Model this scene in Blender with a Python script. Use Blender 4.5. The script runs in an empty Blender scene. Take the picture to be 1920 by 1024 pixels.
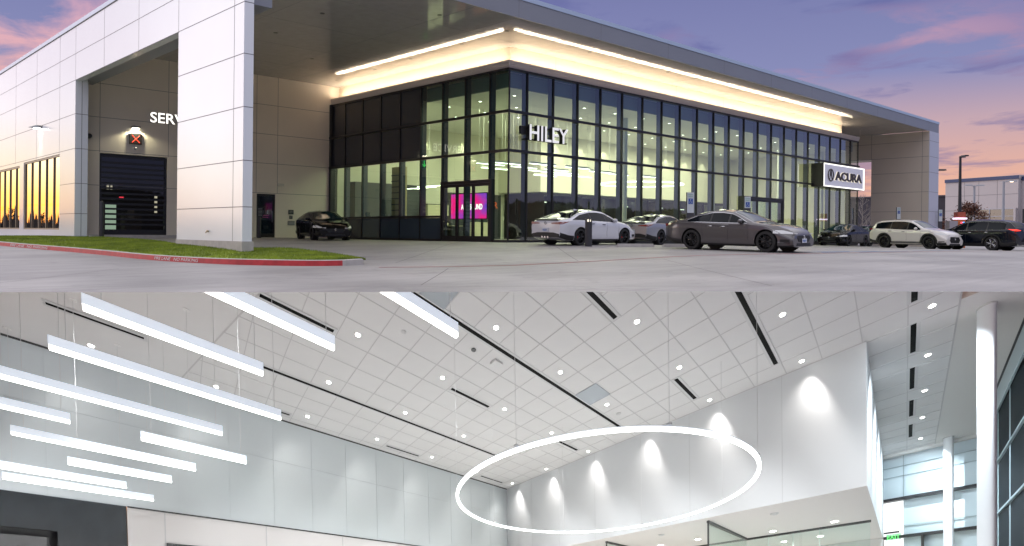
import bpy, bmesh, math, random
import numpy as np
from mathutils import Vector, Matrix
random.seed(7)
S = bpy.context.scene
COL = S.collection

# ------------------------------------------------------------------ camera
RW = np.array([[0.7240834241780979, -0.6896237688404206, 0.011056775337081362],
               [0.005393313740917594, -0.010369148130293774, -0.9999316941341263],
               [0.6896913128330765, 0.7240935976912005, -0.00378877093544262]])   # world -> view (x right, y down, z forward)
cam_d = bpy.data.cameras.new("Camera")
cam = bpy.data.objects.new("Camera", cam_d)
COL.objects.link(cam)
m = Matrix.Identity(4)
for i in range(3):
    m[i][0], m[i][1], m[i][2] = RW[0][i], -RW[1][i], -RW[2][i]
cam.matrix_world = m
cam_d.sensor_width = 36.0
cam_d.lens = 1475.23 / 1920 * 36
cam_d.shift_y = (444.917 - 512) / 1920
cam_d.clip_start = 0.05
cam_d.clip_end = 3000
S.camera = cam
S.view_settings.view_transform = 'Standard'
S.view_settings.look = 'None'
S.view_settings.exposure = 0.17
S.view_settings.gamma = 1.0
try:
    S.cycles.max_bounces = 8
    S.cycles.transparent_max_bounces = 16
    S.cycles.sample_clamp_indirect = 4.0
    S.cycles.caustics_reflective = False
    S.cycles.caustics_refractive = False
    S.cycles.use_denoising = True
except Exception:
    pass

# ------------------------------------------------------------------ dusk sky
SUNSET = Vector((-0.30, 0.954, 0.0)).normalized()
W = bpy.data.worlds.new("World")
S.world = W
W.use_nodes = True
nt = W.node_tree
N, Lk = nt.nodes, nt.links
bg = N['Background']
def nn(t, **k):
    n = N.new(t)
    for a, b in k.items():
        setattr(n, a, b)
    return n
def mth(op, a, b=None, c=None, clamp=False):
    n = nn('ShaderNodeMath', operation=op)
    n.use_clamp = clamp
    for i, v in enumerate((a, b, c)):
        if v is None:
            continue
        if isinstance(v, (int, float)):
            n.inputs[i].default_value = v
        else:
            Lk.new(v, n.inputs[i])
    return n.outputs[0]
def ramp(fac, stops):
    n = nn('ShaderNodeValToRGB')
    el = n.color_ramp.elements
    while len(el) < len(stops):
        el.new(0.5)
    for e, (p, c) in zip(el, stops):
        e.position = p
        e.color = (c[0], c[1], c[2], 1)
    Lk.new(fac, n.inputs[0])
    return n.outputs[0]
def mixc(f, a, b):
    n = nn('ShaderNodeMix', data_type='RGBA')
    if isinstance(f, (int, float)):
        n.inputs[0].default_value = f
    else:
        Lk.new(f, n.inputs[0])
    for i, v in ((6, a), (7, b)):
        if isinstance(v, tuple):
            n.inputs[i].default_value = (*v, 1)
        else:
            Lk.new(v, n.inputs[i])
    return n.outputs[2]
def sr(r, g, b):
    f = lambda c: (c / 255 / 12.92) if c <= 10 else ((c / 255 + .055) / 1.055) ** 2.4
    return (f(r), f(g), f(b))
tc = nn('ShaderNodeTexCoord')
nrm = nn('ShaderNodeVectorMath', operation='NORMALIZE')
Lk.new(tc.outputs['Generated'], nrm.inputs[0])
sep = nn('ShaderNodeSeparateXYZ')
Lk.new(nrm.outputs[0], sep.inputs[0])
el = sep.outputs[2]
# bearing away from the sunset, 0 = toward it, 1 = opposite
dt = nn('ShaderNodeVectorMath', operation='DOT_PRODUCT')
hv = nn('ShaderNodeCombineXYZ')
Lk.new(sep.outputs[0], hv.inputs[0]); Lk.new(sep.outputs[1], hv.inputs[1])
hn = nn('ShaderNodeVectorMath', operation='NORMALIZE')
Lk.new(hv.outputs[0], hn.inputs[0])
Lk.new(hn.outputs[0], dt.inputs[0]); dt.inputs[1].default_value = SUNSET
facing = mth('MULTIPLY_ADD', dt.outputs['Value'], 0.5, 0.5, True)          # 1 toward the sunset
# clouds: noise laid out on a flat layer overhead
den = mth('ADD', el, 0.10)
cx, cy = mth('DIVIDE', sep.outputs[0], den), mth('DIVIDE', sep.outputs[1], den)
cv = nn('ShaderNodeCombineXYZ'); Lk.new(cx, cv.inputs[0]); Lk.new(cy, cv.inputs[1])
mp = nn('ShaderNodeMapping'); Lk.new(cv.outputs[0], mp.inputs[0])
mp.inputs['Rotation'].default_value = (0, 0, math.radians(44))
mp.inputs['Scale'].default_value = (1.0, 0.8, 1.0)
mp.inputs['Location'].default_value = (1.7, 0.4, 0)
def noise(sc, det, ro, dist=0.0):
    n = nn('ShaderNodeTexNoise'); Lk.new(mp.outputs[0], n.inputs['Vector'])
    n.inputs['Scale'].default_value = sc; n.inputs['Detail'].default_value = det
    n.inputs['Roughness'].default_value = ro; n.inputs['Distortion'].default_value = dist
    return n.outputs[0]
n1, n2 = noise(0.85, 5, 0.55, 0.5), noise(3.2, 6, 0.6, 0.4)
cl = mth('ADD', mth('ADD', mth('MULTIPLY', n1, 0.60), mth('MULTIPLY', n2, 0.40)), mth('MULTIPLY', mth('SUBTRACT', facing, 0.70), 0.22))
cloud = ramp(cl, [(0.465, (0, 0, 0)), (0.55, (1, 1, 1))])
east = ramp(el, [(0.0, sr(214, 170, 140)), (0.055, sr(216, 164, 140)), (0.13, sr(180, 152, 160)), (0.19, sr(124, 128, 168)),
                 (0.30, sr(108, 112, 156)), (0.50, sr(205, 203, 212)), (1.0, sr(215, 214, 222))])
west = ramp(el, [(0.0, sr(255, 150, 52)), (0.035, sr(255, 192, 84)), (0.07, sr(252, 230, 172)), (0.12, sr(236, 234, 236)),
                 (0.18, sr(216, 218, 230)), (0.45, sr(206, 210, 222)), (1.0, sr(215, 214, 222))])
fw = ramp(facing, [(0.945, (0, 0, 0)), (0.992, (1, 1, 1))])
south = ramp(el, [(0.0, sr(150, 140, 160)), (0.06, sr(126, 128, 165)), (0.16, sr(112, 124, 172)), (0.30, sr(108, 112, 156)), (0.50, sr(205, 203, 212)), (1.0, sr(215, 214, 222))])
east = mixc(ramp(facing, [(0.30, (0, 0, 0)), (0.45, (1, 1, 1))]), south, east)
base = mixc(fw, east, west)
bluec = sr(92, 96, 146)
pinkc = mixc(ramp(el, [(0.05, (0, 0, 0)), (0.24, (1, 1, 1))]), sr(228, 172, 150), sr(200, 156, 172))
# pink where the light still catches, slate blue elsewhere
pn = noise(0.55, 3, 0.5, 0.3)
pm_ = ramp(mth('ADD', pn, mth('MULTIPLY', facing, 0.60)), [(0.83, (0, 0, 0)), (0.95, (1, 1, 1))])
ccol = mixc(pm_, bluec, pinkc)
cw = mth('MULTIPLY', cloud, ramp(el, [(0.0, (.25,) * 3), (0.10, (.60,) * 3), (0.20, (.95,) * 3), (0.45, (.12,) * 3)]))
cw = mth('MULTIPLY', cw, mth('SUBTRACT', 1.0, mth('MULTIPLY', fw, 0.55)))
skyc = mixc(cw, base, ccol)
Lk.new(skyc, bg.inputs[0])
# brighter toward the sunset side and overhead
st = mth('ADD', 1.12, mth('ADD', mth('MULTIPLY', fw, 0.95), mth('MULTIPLY', ramp(el, [(0.30, (0, 0, 0)), (0.55, (1, 1, 1))]), 0.75)))
Lk.new(st, bg.inputs[1])

sun_d = bpy.data.lights.new("Sun", 'SUN')
sun_d.energy = 0.5; sun_d.angle = math.radians(30); sun_d.color = (1.0, 0.96, 0.93)
sun = bpy.data.objects.new("Sun", sun_d); COL.objects.link(sun)
sdir = Vector((-0.55, 0.80, 0.16)).normalized()
sun.rotation_euler = sdir.to_track_quat('Z', 'Y').to_euler()

# ------------------------------------------------------------------ materials
MATS = {}
def pmat(name, col, rough=0.5, metal=0.0, emit=None, es=0.0, nz=None, bump=0.0, coat=0.0, nscale=3.0, spec=0.5, trans=0.0):
    if name in MATS:
        return MATS[name]
    mt = bpy.data.materials.new(name); mt.use_nodes = True
    t = mt.node_tree; b = t.nodes['Principled BSDF']
    b.inputs['Base Color'].default_value = (*col, 1); b.inputs['Roughness'].default_value = rough
    b.inputs['Metallic'].default_value = metal
    b.inputs['Specular IOR Level'].default_value = spec
    if coat:
        b.inputs['Coat Weight'].default_value = coat; b.inputs['Coat Roughness'].default_value = 0.04
    if emit:
        b.inputs['Emission Color'].default_value = (*emit, 1); b.inputs['Emission Strength'].default_value = es
    if nz or bump:
        g = t.nodes.new('ShaderNodeNewGeometry')
        n = t.nodes.new('ShaderNodeTexNoise'); n.inputs['Scale'].default_value = nscale; n.inputs['Detail'].default_value = 6
        t.links.new(g.outputs['Position'], n.inputs['Vector'])
        if nz:
            r = t.nodes.new('ShaderNodeValToRGB')
            r.color_ramp.elements[0].position = 0.3; r.color_ramp.elements[1].position = 0.7
            r.color_ramp.elements[0].color = (*[c * (1 - nz) for c in col], 1)
            r.color_ramp.elements[1].color = (*[min(1, c * (1 + nz)) for c in col], 1)
            t.links.new(n.outputs[0], r.inputs[0]); t.links.new(r.outputs[0], b.inputs['Base Color'])
        if bump:
            bp = t.nodes.new('ShaderNodeBump'); bp.inputs['Strength'].default_value = bump; bp.inputs['Distance'].default_value = 0.02
            t.links.new(n.outputs[0], bp.inputs['Height']); t.links.new(bp.outputs[0], b.inputs['Normal'])
    MATS[name] = mt
    return mt
def glassmat(name, tint, refl=1.0, ior=1.5, rough=0.0, rcol=(1, 1, 1)):
    if name in MATS:
        return MATS[name]
    mt = bpy.data.materials.new(name); mt.use_nodes = True
    t = mt.node_tree; t.nodes.clear()
    o = t.nodes.new('ShaderNodeOutputMaterial'); tr = t.nodes.new('ShaderNodeBsdfTransparent'); gl = t.nodes.new('ShaderNodeBsdfGlossy')
    fr = t.nodes.new('ShaderNodeFresnel'); mx = t.nodes.new('ShaderNodeMixShader'); ml = t.nodes.new('ShaderNodeMath')
    # the same reflectance from either side of the thin pane
    ge = t.nodes.new('ShaderNodeNewGeometry'); io = t.nodes.new('ShaderNodeMix'); io.data_type = 'FLOAT'
    t.links.new(ge.outputs['Backfacing'], io.inputs[0]); io.inputs[2].default_value = ior; io.inputs[3].default_value = 1.0 / ior
    t.links.new(io.outputs[0], fr.inputs['IOR'])
    ml.operation = 'MULTIPLY'; ml.inputs[1].default_value = refl; ml.use_clamp = True
    tr.inputs[0].default_value = (*tint, 1); gl.inputs['Roughness'].default_value = rough; gl.inputs[0].default_value = (*rcol, 1)
    t.links.new(fr.outputs[0], ml.inputs[0]); t.links.new(ml.outputs[0], mx.inputs[0])
    t.links.new(tr.outputs[0], mx.inputs[1]); t.links.new(gl.outputs[0], mx.inputs[2]); t.links.new(mx.outputs[0], o.inputs[0])
    MATS[name] = mt
    return mt
def emat(name, col, s):
    return pmat(name, (0.02, 0.02, 0.02), 0.6, emit=col, es=s)

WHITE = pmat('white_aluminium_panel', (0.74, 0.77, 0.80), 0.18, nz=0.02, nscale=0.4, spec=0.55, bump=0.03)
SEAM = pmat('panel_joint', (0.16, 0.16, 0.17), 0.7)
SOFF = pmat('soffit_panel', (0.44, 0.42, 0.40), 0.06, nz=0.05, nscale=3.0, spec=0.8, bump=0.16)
FASC = pmat('fascia_panel', (0.215, 0.23, 0.265), 0.35, nz=0.03, nscale=0.5)
COPE = pmat('coping_metal', (0.40, 0.50, 0.66), 0.3)
CREAM = pmat('cream_wall', (0.74, 0.67, 0.58), 0.6, nz=0.03, nscale=0.7)
LEGW = pmat('leg_inner_panel', (0.60, 0.55, 0.48), 0.5, nz=0.03, nscale=0.6)
PARA = pmat('parapet_render', (0.70, 0.62, 0.50), 0.7)
CORN = pmat('ribbed_cornice', (0.66, 0.60, 0.58), 0.45)
BLACK = pmat('black_aluminium', (0.012, 0.012, 0.014), 0.35)
FIN = pmat('dark_fin', (0.028, 0.040, 0.070), 0.4)  # navy tint carries the sky's reflection into the fin colour
SPAN = pmat('charcoal_spandrel_glass', (0.040, 0.043, 0.054), 0.10, spec=0.65)
KNEE = pmat('blue_grey_knee_panel', (0.060, 0.085, 0.105), 0.12, spec=0.7)
GLASS = glassmat('facade_glass', (0.72, 0.92, 0.74), 2.2, 1.5)
GLASSR = glassmat('street_facade_glass', (0.76, 0.90, 0.80), 2.6, 1.5)
CONC = None
RUB = pmat('rubber', (0.012, 0.012, 0.012), 0.7)

# ------------------------------------------------------------------ mesh helpers
class MB:
    def __init__(s, xf=None):
        s.v, s.f, s.mi, s.sm, s.mats, s.xf = [], [], [], [], [], xf
    def _m(s, mat):
        if mat not in s.mats:
            s.mats.append(mat)
        return s.mats.index(mat)
    def add(s, vs, fs, mat, smooth=False):
        o = len(s.v); k = s._m(mat)
        s.v += [tuple(p) for p in vs]
        for f in fs:
            s.f.append(tuple(i + o for i in f)); s.mi.append(k); s.sm.append(smooth)
        return s
    def box(s, x0, x1, y0, y1, z0, z1, mat):
        x0, x1 = sorted((x0, x1)); y0, y1 = sorted((y0, y1)); z0, z1 = sorted((z0, z1))
        vs = [(x, y, z) for z in (z0, z1) for y in (y0, y1) for x in (x0, x1)]
        return s.add(vs, [(0, 2, 3, 1), (4, 5, 7, 6), (0, 1, 5, 4), (2, 6, 7, 3), (0, 4, 6, 2), (1, 3, 7, 5)], mat)
    def quad(s, a, b, c, d, mat):
        return s.add([a, b, c, d], [(0, 1, 2, 3)], mat)
    def prism(s, poly, h0, h1, mat, axis='z'):
        n = len(poly)
        def P(p, h):
            return {'z': (p[0], p[1], h), 'y': (p[0], h, p[1]), 'x': (h, p[0], p[1])}[axis]
        vs = [P(p, h0) for p in poly] + [P(p, h1) for p in poly]
        fs = [tuple(range(n))[::-1], tuple(range(n, 2 * n))] + [(i, (i + 1) % n, n + (i + 1) % n, n + i) for i in range(n)]
        return s.add(vs, fs, mat)
    def tube(s, pts, r, mat, n=8, closed=False, cap=True):
        pts = [Vector(p) for p in pts]; rs = r if isinstance(r, (list, tuple)) else [r] * len(pts)
        vs, fs = [], []
        L = len(pts)
        up = Vector((0, 0, 1))
        for i, p in enumerate(pts):
            a = pts[(i - 1) % L] if (closed or i > 0) else p
            b = pts[(i + 1) % L] if (closed or i < L - 1) else p
            d = (b - a).normalized()
            q = up if abs(d.dot(up)) < 0.95 else Vector((1, 0, 0))
            e1 = d.cross(q).normalized(); e2 = d.cross(e1).normalized()
            for k in range(n):
                t = 2 * math.pi * k / n
                vs.append(p + (e1 * math.cos(t) + e2 * math.sin(t)) * rs[i])
        for i in range(L if closed else L - 1):
            j = (i + 1) % L
            for k in range(n):
                fs.append((i * n + k, i * n + (k + 1) % n, j * n + (k + 1) % n, j * n + k))
        if cap and not closed:
            fs += [tuple(range(n)), tuple(range((L - 1) * n, L * n))[::-1]]
        return s.add(vs, fs, mat, True)
    def lathe(s, prof, mat, c=(0, 0, 0), n=32, axis='z', cap=True):
        vs, fs = [], []
        for (r, h) in prof:
            for k in range(n):
                t = 2 * math.pi * k / n
                a, b = r * math.cos(t), r * math.sin(t)
                p = {'z': (a, b, h), 'y': (a, h, b), 'x': (h, a, b)}[axis]
                vs.append((c[0] + p[0], c[1] + p[1], c[2] + p[2]))
        for i in range(len(prof) - 1):
            for k in range(n):
                fs.append((i * n + k, i * n + (k + 1) % n, (i + 1) * n + (k + 1) % n, (i + 1) * n + k))
        if cap:
            fs += [tuple(range(n))[::-1], tuple(range((len(prof) - 1) * n, len(prof) * n))]
        return s.add(vs, fs, mat, True)
    def build(s, name, parent=None, loc=None, sharp=True):
        me = bpy.data.meshes.new(name)
        vs = s.v
        if s.xf:
            vs = [s.xf(p) for p in vs]
        if loc is not None:
            vs = [(p[0] - loc[0], p[1] - loc[1], p[2] - loc[2]) for p in vs]
        me.from_pydata(vs, [], s.f)
        for mt in s.mats:
            me.materials.append(mt)
        me.polygons.foreach_set('material_index', s.mi)
        me.polygons.foreach_set('use_smooth', s.sm)
        me.update()
        if any(s.sm) and sharp:
            try:
                me.set_sharp_from_angle(angle=math.radians(38))
            except Exception:
                pass
        bm = bmesh.new(); bm.from_mesh(me)
        if not s.noflip if hasattr(s, 'noflip') else True:
            bmesh.ops.recalc_face_normals(bm, faces=bm.faces)
        bm.to_mesh(me); bm.free()
        o = bpy.data.objects.new(name, me); COL.objects.link(o)
        if loc is not None:
            o.location = loc
        if parent is not None:
            o.parent = parent
        return o
def tag(o, label=None, cat=None, group=None, kind=None):
    for k, v in (('label', label), ('category', cat), ('group', group), ('kind', kind)):
        if v:
            o[k] = v
    return o
def thing(name, label, cat, loc=(0, 0, 0), rz=0.0, group=None):
    e = bpy.data.objects.new(name, None); COL.objects.link(e)
    e.empty_display_size = 0.3
    e.location = loc; e.rotation_euler = (0, 0, rz)
    return tag(e, label, cat, group)
def mesh_at(mb, name, parent):
    """mesh whose vertices are already in world coordinates, under a parent that may stand elsewhere"""
    o = mb.build(name, parent)
    if parent is not None:
        o.matrix_parent_inverse = Matrix.LocRotScale(parent.location, parent.rotation_euler, None).inverted()
    return o
def copy_tree(o, parent=None):
    c = o.copy(); COL.objects.link(c); c.parent = parent
    if parent is not None:
        c.matrix_parent_inverse = o.matrix_parent_inverse.copy()
    for ch in list(o.children):
        copy_tree(ch, c)
    return c
def text_mesh(txt, mat, extrude=0.03, bold=0.0, side=None):
    cu = bpy.data.curves.new('t', 'FONT'); cu.body = txt; cu.extrude = extrude; cu.offset = bold; cu.resolution_u = 4
    ob = bpy.data.objects.new('t', cu)
    COL.objects.link(ob)
    dg = bpy.context.evaluated_depsgraph_get()
    me = bpy.data.meshes.new_from_object(ob.evaluated_get(dg))
    bpy.data.objects.remove(ob); bpy.data.curves.remove(cu)
    V = np.array([v.co[:] for v in me.vertices]); F = [tuple(p.vertices) for p in me.polygons]; Z = [p.normal.z for p in me.polygons]
    bpy.data.meshes.remove(me)
    V[:, :2] -= V[:, :2].min(0)
    V[:, :2] /= V[:, :2].max(0)
    return V, F, Z
def text_on(mb, txt, O, ex, ey, en, wid, hei, mat, depth=0.03, bold=0.0, side=None):
    """lettering whose lower left corner is O; ex, ey, en unit vectors along the line, up, and out of the wall"""
    V, F, Z = text_mesh(txt, mat, 0.5, bold)
    O, ex, ey, en = map(Vector, (O, ex, ey, en))
    vs = [O + ex * (v[0] * wid) + ey * (v[1] * hei) + en * (depth * (v[2] + 0.5)) for v in V]
    fr = [f for f, z in zip(F, Z) if abs(z) > 0.5]; sd = [f for f, z in zip(F, Z) if abs(z) <= 0.5]
    mb.add(vs, fr, mat); mb.add(vs, sd, side or mat)
    return mb

# ------------------------------------------------------------------ ground
CP = np.array([[6.557, 35.183, -0.657], [7.394, 28.861, -0.746], [7.704, 23.04, -0.828], [8.518, 20.194, -0.855], [8.904, 18.583, -0.831], [10.23, 16.767, -0.842], [10.977, 16.885, -0.802], [24.576, 13.324, -0.494], [24.486, 16.172, -0.46], [26.131, 20.683, -0.389], [23.742, 21.024, -0.402], [30.138, 21.699, -0.423], [47.753, 15.969, -0.574], [49.41, 13.423, -0.603], [48.781, 21.204, -0.508], [19.271, 34.122, -0.381], [22.798, 19.714, -0.429], [23.3, 24.8, -0.35], [23.3, 38.0, -0.35], [14.0, 39.0, -0.32], [64.3, 21.6, -0.62], [2.004, 14.383, -0.959], [8.143, 8.536, -0.865], [14.282, 2.689, -0.771], [20.989, 13.84, -0.596], [42.998, 11.521, -0.534]])
def tps_fit(P, lam):
    X = P[:, :2]; n = len(X)
    r = np.linalg.norm(X[:, None] - X[None], axis=2)
    K = np.where(r > 1e-9, r * r * np.log(r + 1e-12), 0) + np.eye(n) * lam
    B = np.c_[np.ones(n), X]
    A = np.block([[K, B], [B.T, np.zeros((3, 3))]])
    return X, np.linalg.solve(A, np.r_[P[:, 2], 0, 0, 0]), n
GX, GW, GN = tps_fit(CP, 6.0)
def g(u, v):
    u = min(max(u, 0), 70); v = min(max(v, -4), 42)
    r = np.hypot(GX[:, 0] - u, GX[:, 1] - v)
    return float(np.where(r > 1e-9, r * r * np.log(r + 1e-12), 0) @ GW[:GN] + GW[GN] + GW[GN + 1] * u + GW[GN + 2] * v)

def concrete():
    mt = bpy.data.materials.new('concrete_paving'); mt.use_nodes = True
    t = mt.node_tree; b = t.nodes['Principled BSDF']; L = t.links.new
    ge = t.nodes.new('ShaderNodeNewGeometry')
    def nz(sc, det, stops, vec=None, dist=0):
        n = t.nodes.new('ShaderNodeTexNoise'); n.inputs['Scale'].default_value = sc; n.inputs['Detail'].default_value = det; n.inputs['Distortion'].default_value = dist
        L(vec or ge.outputs['Position'], n.inputs['Vector'])
        r = t.nodes.new('ShaderNodeValToRGB'); e = r.color_ramp.elements
        while len(e) < len(stops): e.new(.5)
        for q, (p, c) in zip(e, stops): q.position = p; q.color = (c, c, c, 1) if not isinstance(c, tuple) else (*c, 1)
        L(n.outputs[0], r.inputs[0]); return r.outputs[0]
    mp1 = t.nodes.new('ShaderNodeMapping'); L(ge.outputs['Position'], mp1.inputs[0])
    mp1.inputs['Rotation'].default_value = (0, 0, math.radians(40)); mp1.inputs['Scale'].default_value = (0.18, 2.2, 1)
    a = nz(0.35, 5, [(0.3, (0.235, 0.227, 0.222)), (0.7, (0.36, 0.345, 0.333))])
    s2 = nz(1.2, 6, [(0.3, 0.86), (0.7, 1.06)], mp1.outputs[0], 0.6)
    s3 = nz(18, 4, [(0.2, 0.93), (0.8, 1.05)])
    s4 = nz(0.9, 4, [(0.58, 1.0), (0.66, 0.86), (0.72, 1.0)], None, 1.5)
    cur = a
    for s_ in (s2, s3, s4):
        mx = t.nodes.new('ShaderNodeMix'); mx.data_type = 'RGBA'; mx.blend_type = 'MULTIPLY'; mx.inputs[0].default_value = 1
        L(cur, mx.inputs[6]); L(s_, mx.inputs[7]); cur = mx.outputs[2]
    L(cur, b.inputs['Base Color']); b.inputs['Roughness'].default_value = 0.55
    n = t.nodes.new('ShaderNodeTexNoise'); n.inputs['Scale'].default_value = 30; L(ge.outputs['Position'], n.inputs['Vector'])
    bp = t.nodes.new('ShaderNodeBump'); bp.inputs['Strength'].default_value = 0.25; bp.inputs['Distance'].default_value = 0.01
    L(n.outputs[0], bp.inputs['Height']); L(bp.outputs[0], b.inputs['Normal'])
    return mt
CONC = concrete()
EA, EB = Vector((1.424, 14.931)), Vector((14.905, 2.143))     # the near rim of the paving, above the hall
FD = Vector((0.69, 0.724)).normalized()                        # away from the rim
ED = (EB - EA).normalized()
FN = Vector((-ED.y, ED.x))
if FN.dot(FD) < 0: FN = -FN
# rows of the sheet run parallel to the rim; the far ones reach the horizon
mb = MB(); rows = [0, .5, 1, 1.5, 2, 3, 4, 5, 6, 7, 8, 9, 10, 11, 12, 13, 14, 15, 16, 17, 18, 20, 22, 24, 27, 30, 34, 38, 43, 50, 60, 80, 120, 250, 600, 1500]
cols = [-1500, -500, -200, -100, -60] + list(range(-40, 61, 2)) + [70, 90, 130, 220, 500, 1500]
for r_ in rows:
    for c_ in cols:
        p = EA + FN * r_ + ED * c_
        mb.v.append((p.x, p.y, g(p.x, p.y)))
nc = len(cols)
for i in range(len(rows) - 1):
    for j in range(nc - 1):
        mb.f.append((i * nc + j, i * nc + j + 1, (i + 1) * nc + j + 1, (i + 1) * nc + j)); mb.mi.append(0); mb.sm.append(True)
# the paving carries on round the opening, beside and behind the camera
o_ = len(mb.v)
L0, R0, D0 = -6.0, 25.0, -10.9
ring = [(-1500, 0), (L0, 0), (L0, D0), (R0, D0), (R0, 0), (1500, 0), (1500, -1500), (-1500, -1500)]
for c_, r_ in ring:
    p = EA + FN * r_ + ED * c_
    mb.v.append((p.x, p.y, g(p.x, p.y)))
for f in ((0, 1, 2, 7), (2, 3, 6, 7), (3, 4, 5, 6)):
    mb.f.append(tuple(o_ + i for i in f)); mb.mi.append(0); mb.sm.append(False)
mb.mats = [CONC]
tag(mb.build('ground'), kind='structure')

def strip_on_ground(pts, w, mat, name, lift=0.006, step=0.7):
    mb = MB(); L = [Vector(p) for p in pts]; P = []
    for a, b in zip(L, L[1:]):
        k = max(1, int((b - a).length / step))
        P += [a.lerp(b, i / k) for i in range(k)]
    P.append(L[-1])
    vs = []
    for i, p in enumerate(P):
        d = (P[min(i + 1, len(P) - 1)] - P[max(i - 1, 0)]).normalized(); nrm_ = Vector((-d.y, d.x)) * w / 2
        for q in (p + nrm_, p - nrm_):
            vs.append((q.x, q.y, g(q.x, q.y) + lift))
    fs = [(2 * i, 2 * i + 1, 2 * i + 3, 2 * i + 2) for i in range(len(P) - 1)]
    mb.add(vs, fs, mat)
    return mb
RED = pmat('red_kerb_paint', (0.42, 0.030, 0.035), 0.6, nz=0.2, nscale=5)
REDL = pmat('red_line_paint', (0.34, 0.06, 0.06), 0.65, nz=0.3, nscale=3)
BLUEP = pmat('blue_marking_paint', (0.10, 0.22, 0.45), 0.6, nz=0.3, nscale=3)
WPAINT = pmat('white_marking_paint', (0.62, 0.62, 0.62), 0.6, nz=0.1, nscale=3)
JOINT = pmat('paving_joint', (0.15, 0.14, 0.14), 0.9)
rl = [(10.6, 15.7), (11.9, 14.7), (13.32, 13.98), (15.76, 13.77), (19.48, 13.70), (20.97, 13.55), (23.2, 12.52), (25.12, 11.62), (28.02, 10.9), (34, 10.7), (39.52, 10.59), (60, 10.4)]
tag(strip_on_ground(rl, 0.10, REDL, 'r').build('fire_lane_line'), kind='structure')
mb = strip_on_ground([(24.9, 12.5), (28.0, 12.0)], .10, BLUEP, 'b', .007)
for q in ([(25.6, 11.9), (29.5, 11.6)], [(27.2, 11.3), (31.5, 11.25)], [(32, 11.3), (38, 11.4)]):
    m2 = strip_on_ground(q, .10, BLUEP, 'b', .008); mb.add(m2.v, m2.f, BLUEP)
tag(mb.build('parking_marking'), kind='structure')
mb = MB()
def joint(a, b, w=0.018):
    m2 = strip_on_ground([a, b], w, JOINT, 'j', .003, 1.0); mb.add(m2.v, m2.f, JOINT)
for k in range(8):
    q = 4.6 * k
    a = EA + ED * (-6) + FN * 1.6
joint((2.2, 15.6), (13.5, 4.9)); joint((3.0, 20.0), (19.0, 4.8)); joint((6, 19.5), (2.4, 15.4)); joint((11.5, 14.2), (8.0, 10.6)); joint((18.5, 13.2), (12.0, 6.4)); joint((27, 10.4), (17.5, 2.0))
joint((12, 17.0), (22.5, 27)) ; joint((16, 14.2), (23.2, 22)); joint((12.8, 20), (23, 20)); joint((12.5, 26), (23, 26)); joint((13, 32), (23, 32)); joint((30, 13), (30, 20)); joint((36, 12), (36, 22)); joint((42, 12), (42, 22))
tag(mb.build('paving_joints'), kind='structure')

# ------------------------------------------------------------------ lawn and kerb
KB = [(5.9, 42.0), (6.2, 38.5), (6.557, 35.183), (6.95, 32.0), (7.36, 28.861), (7.62, 26), (7.80, 23.04), (8.25, 20.6), (8.75, 18.9), (9.55, 17.5), (10.35, 16.9), (10.98, 16.95)]
def smooth_path(P, n=6):
    P = [Vector(p) for p in P]; out = []
    for i in range(len(P) - 1):
        p0, p1, p2, p3 = P[max(i - 1, 0)], P[i], P[i + 1], P[min(i + 2, len(P) - 1)]
        for k in range(n):
            t = k / n
            out.append(0.5 * ((2 * p1) + (-p0 + p2) * t + (2 * p0 - 5 * p1 + 4 * p2 - p3) * t * t + (-p0 + 3 * p1 - 3 * p2 + p3) * t ** 3))
    out.append(P[-1]); return out
kb = smooth_path(KB)
KC = pmat('kerb_concrete', (0.40, 0.38, 0.36), 0.7, nz=0.12, nscale=4)
kerb = thing('kerb', 'long curved kerb painted red along the edge of the grass island', 'kerb', (8, 22, g(8, 22)))
mbr, mbc = MB(), MB()
for i in range(len(kb) - 1):
    a, b = kb[i], kb[i + 1]
    na, nb = [Vector((d.y, -d.x)).normalized() for d in ((kb[min(i + 1, len(kb) - 1)] - kb[max(i - 1, 0)]), (kb[min(i + 2, len(kb) - 1)] - kb[i]))]
    # inward = away from the road (to +u)
    na, nb = [q if q.x > 0 or True else -q for q in (na, nb)]
    ia, ib = a + na * -0.16, b + nb * -0.16
    za, zb = g(a.x, a.y), g(b.x, b.y)
    frac = i / (len(kb) - 1)
    red = frac < 0.90
    hh = 0.15
    top = KC
    tgt = mbr if red else mbc
    tgt.add([(a.x, a.y, za - .05), (b.x, b.y, zb - .05), (b.x - nb.x * .02, b.y - nb.y * .02, zb + hh - .015), (a.x - na.x * .02, a.y - na.y * .02, za + hh - .015)], [(0, 1, 2, 3)], RED if red else KC)
    mbc.add([(a.x - na.x * .02, a.y - na.y * .02, za + hh - .015), (b.x - nb.x * .02, b.y - nb.y * .02, zb + hh - .015), (b.x - nb.x * .05, b.y - nb.y * .05, zb + hh), (a.x - na.x * .05, a.y - na.y * .05, za + hh)], [(0, 1, 2, 3)], KC)
    mbc.add([(a.x - na.x * .05, a.y - na.y * .05, za + hh), (b.x - nb.x * .05, b.y - nb.y * .05, zb + hh), (ib.x, ib.y, zb + hh), (ia.x, ia.y, za + hh)], [(0, 1, 2, 3)], KC)
    mbc.add([(ia.x, ia.y, za + hh), (ib.x, ib.y, zb + hh), (ib.x, ib.y, zb - .1), (ia.x, ia.y, za - .1)], [(0, 1, 2, 3)], KC)
mesh_at(mbr, 'painted_face', kerb); mesh_at(mbc, 'kerb_body', kerb)
def kerb_at(s):
    x = s * (len(kb) - 1); i = min(int(x), len(kb) - 2); t = x - i
    p = kb[i].lerp(kb[i + 1], t); d = (kb[i + 1] - kb[i]).normalized()
    return p, d
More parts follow.
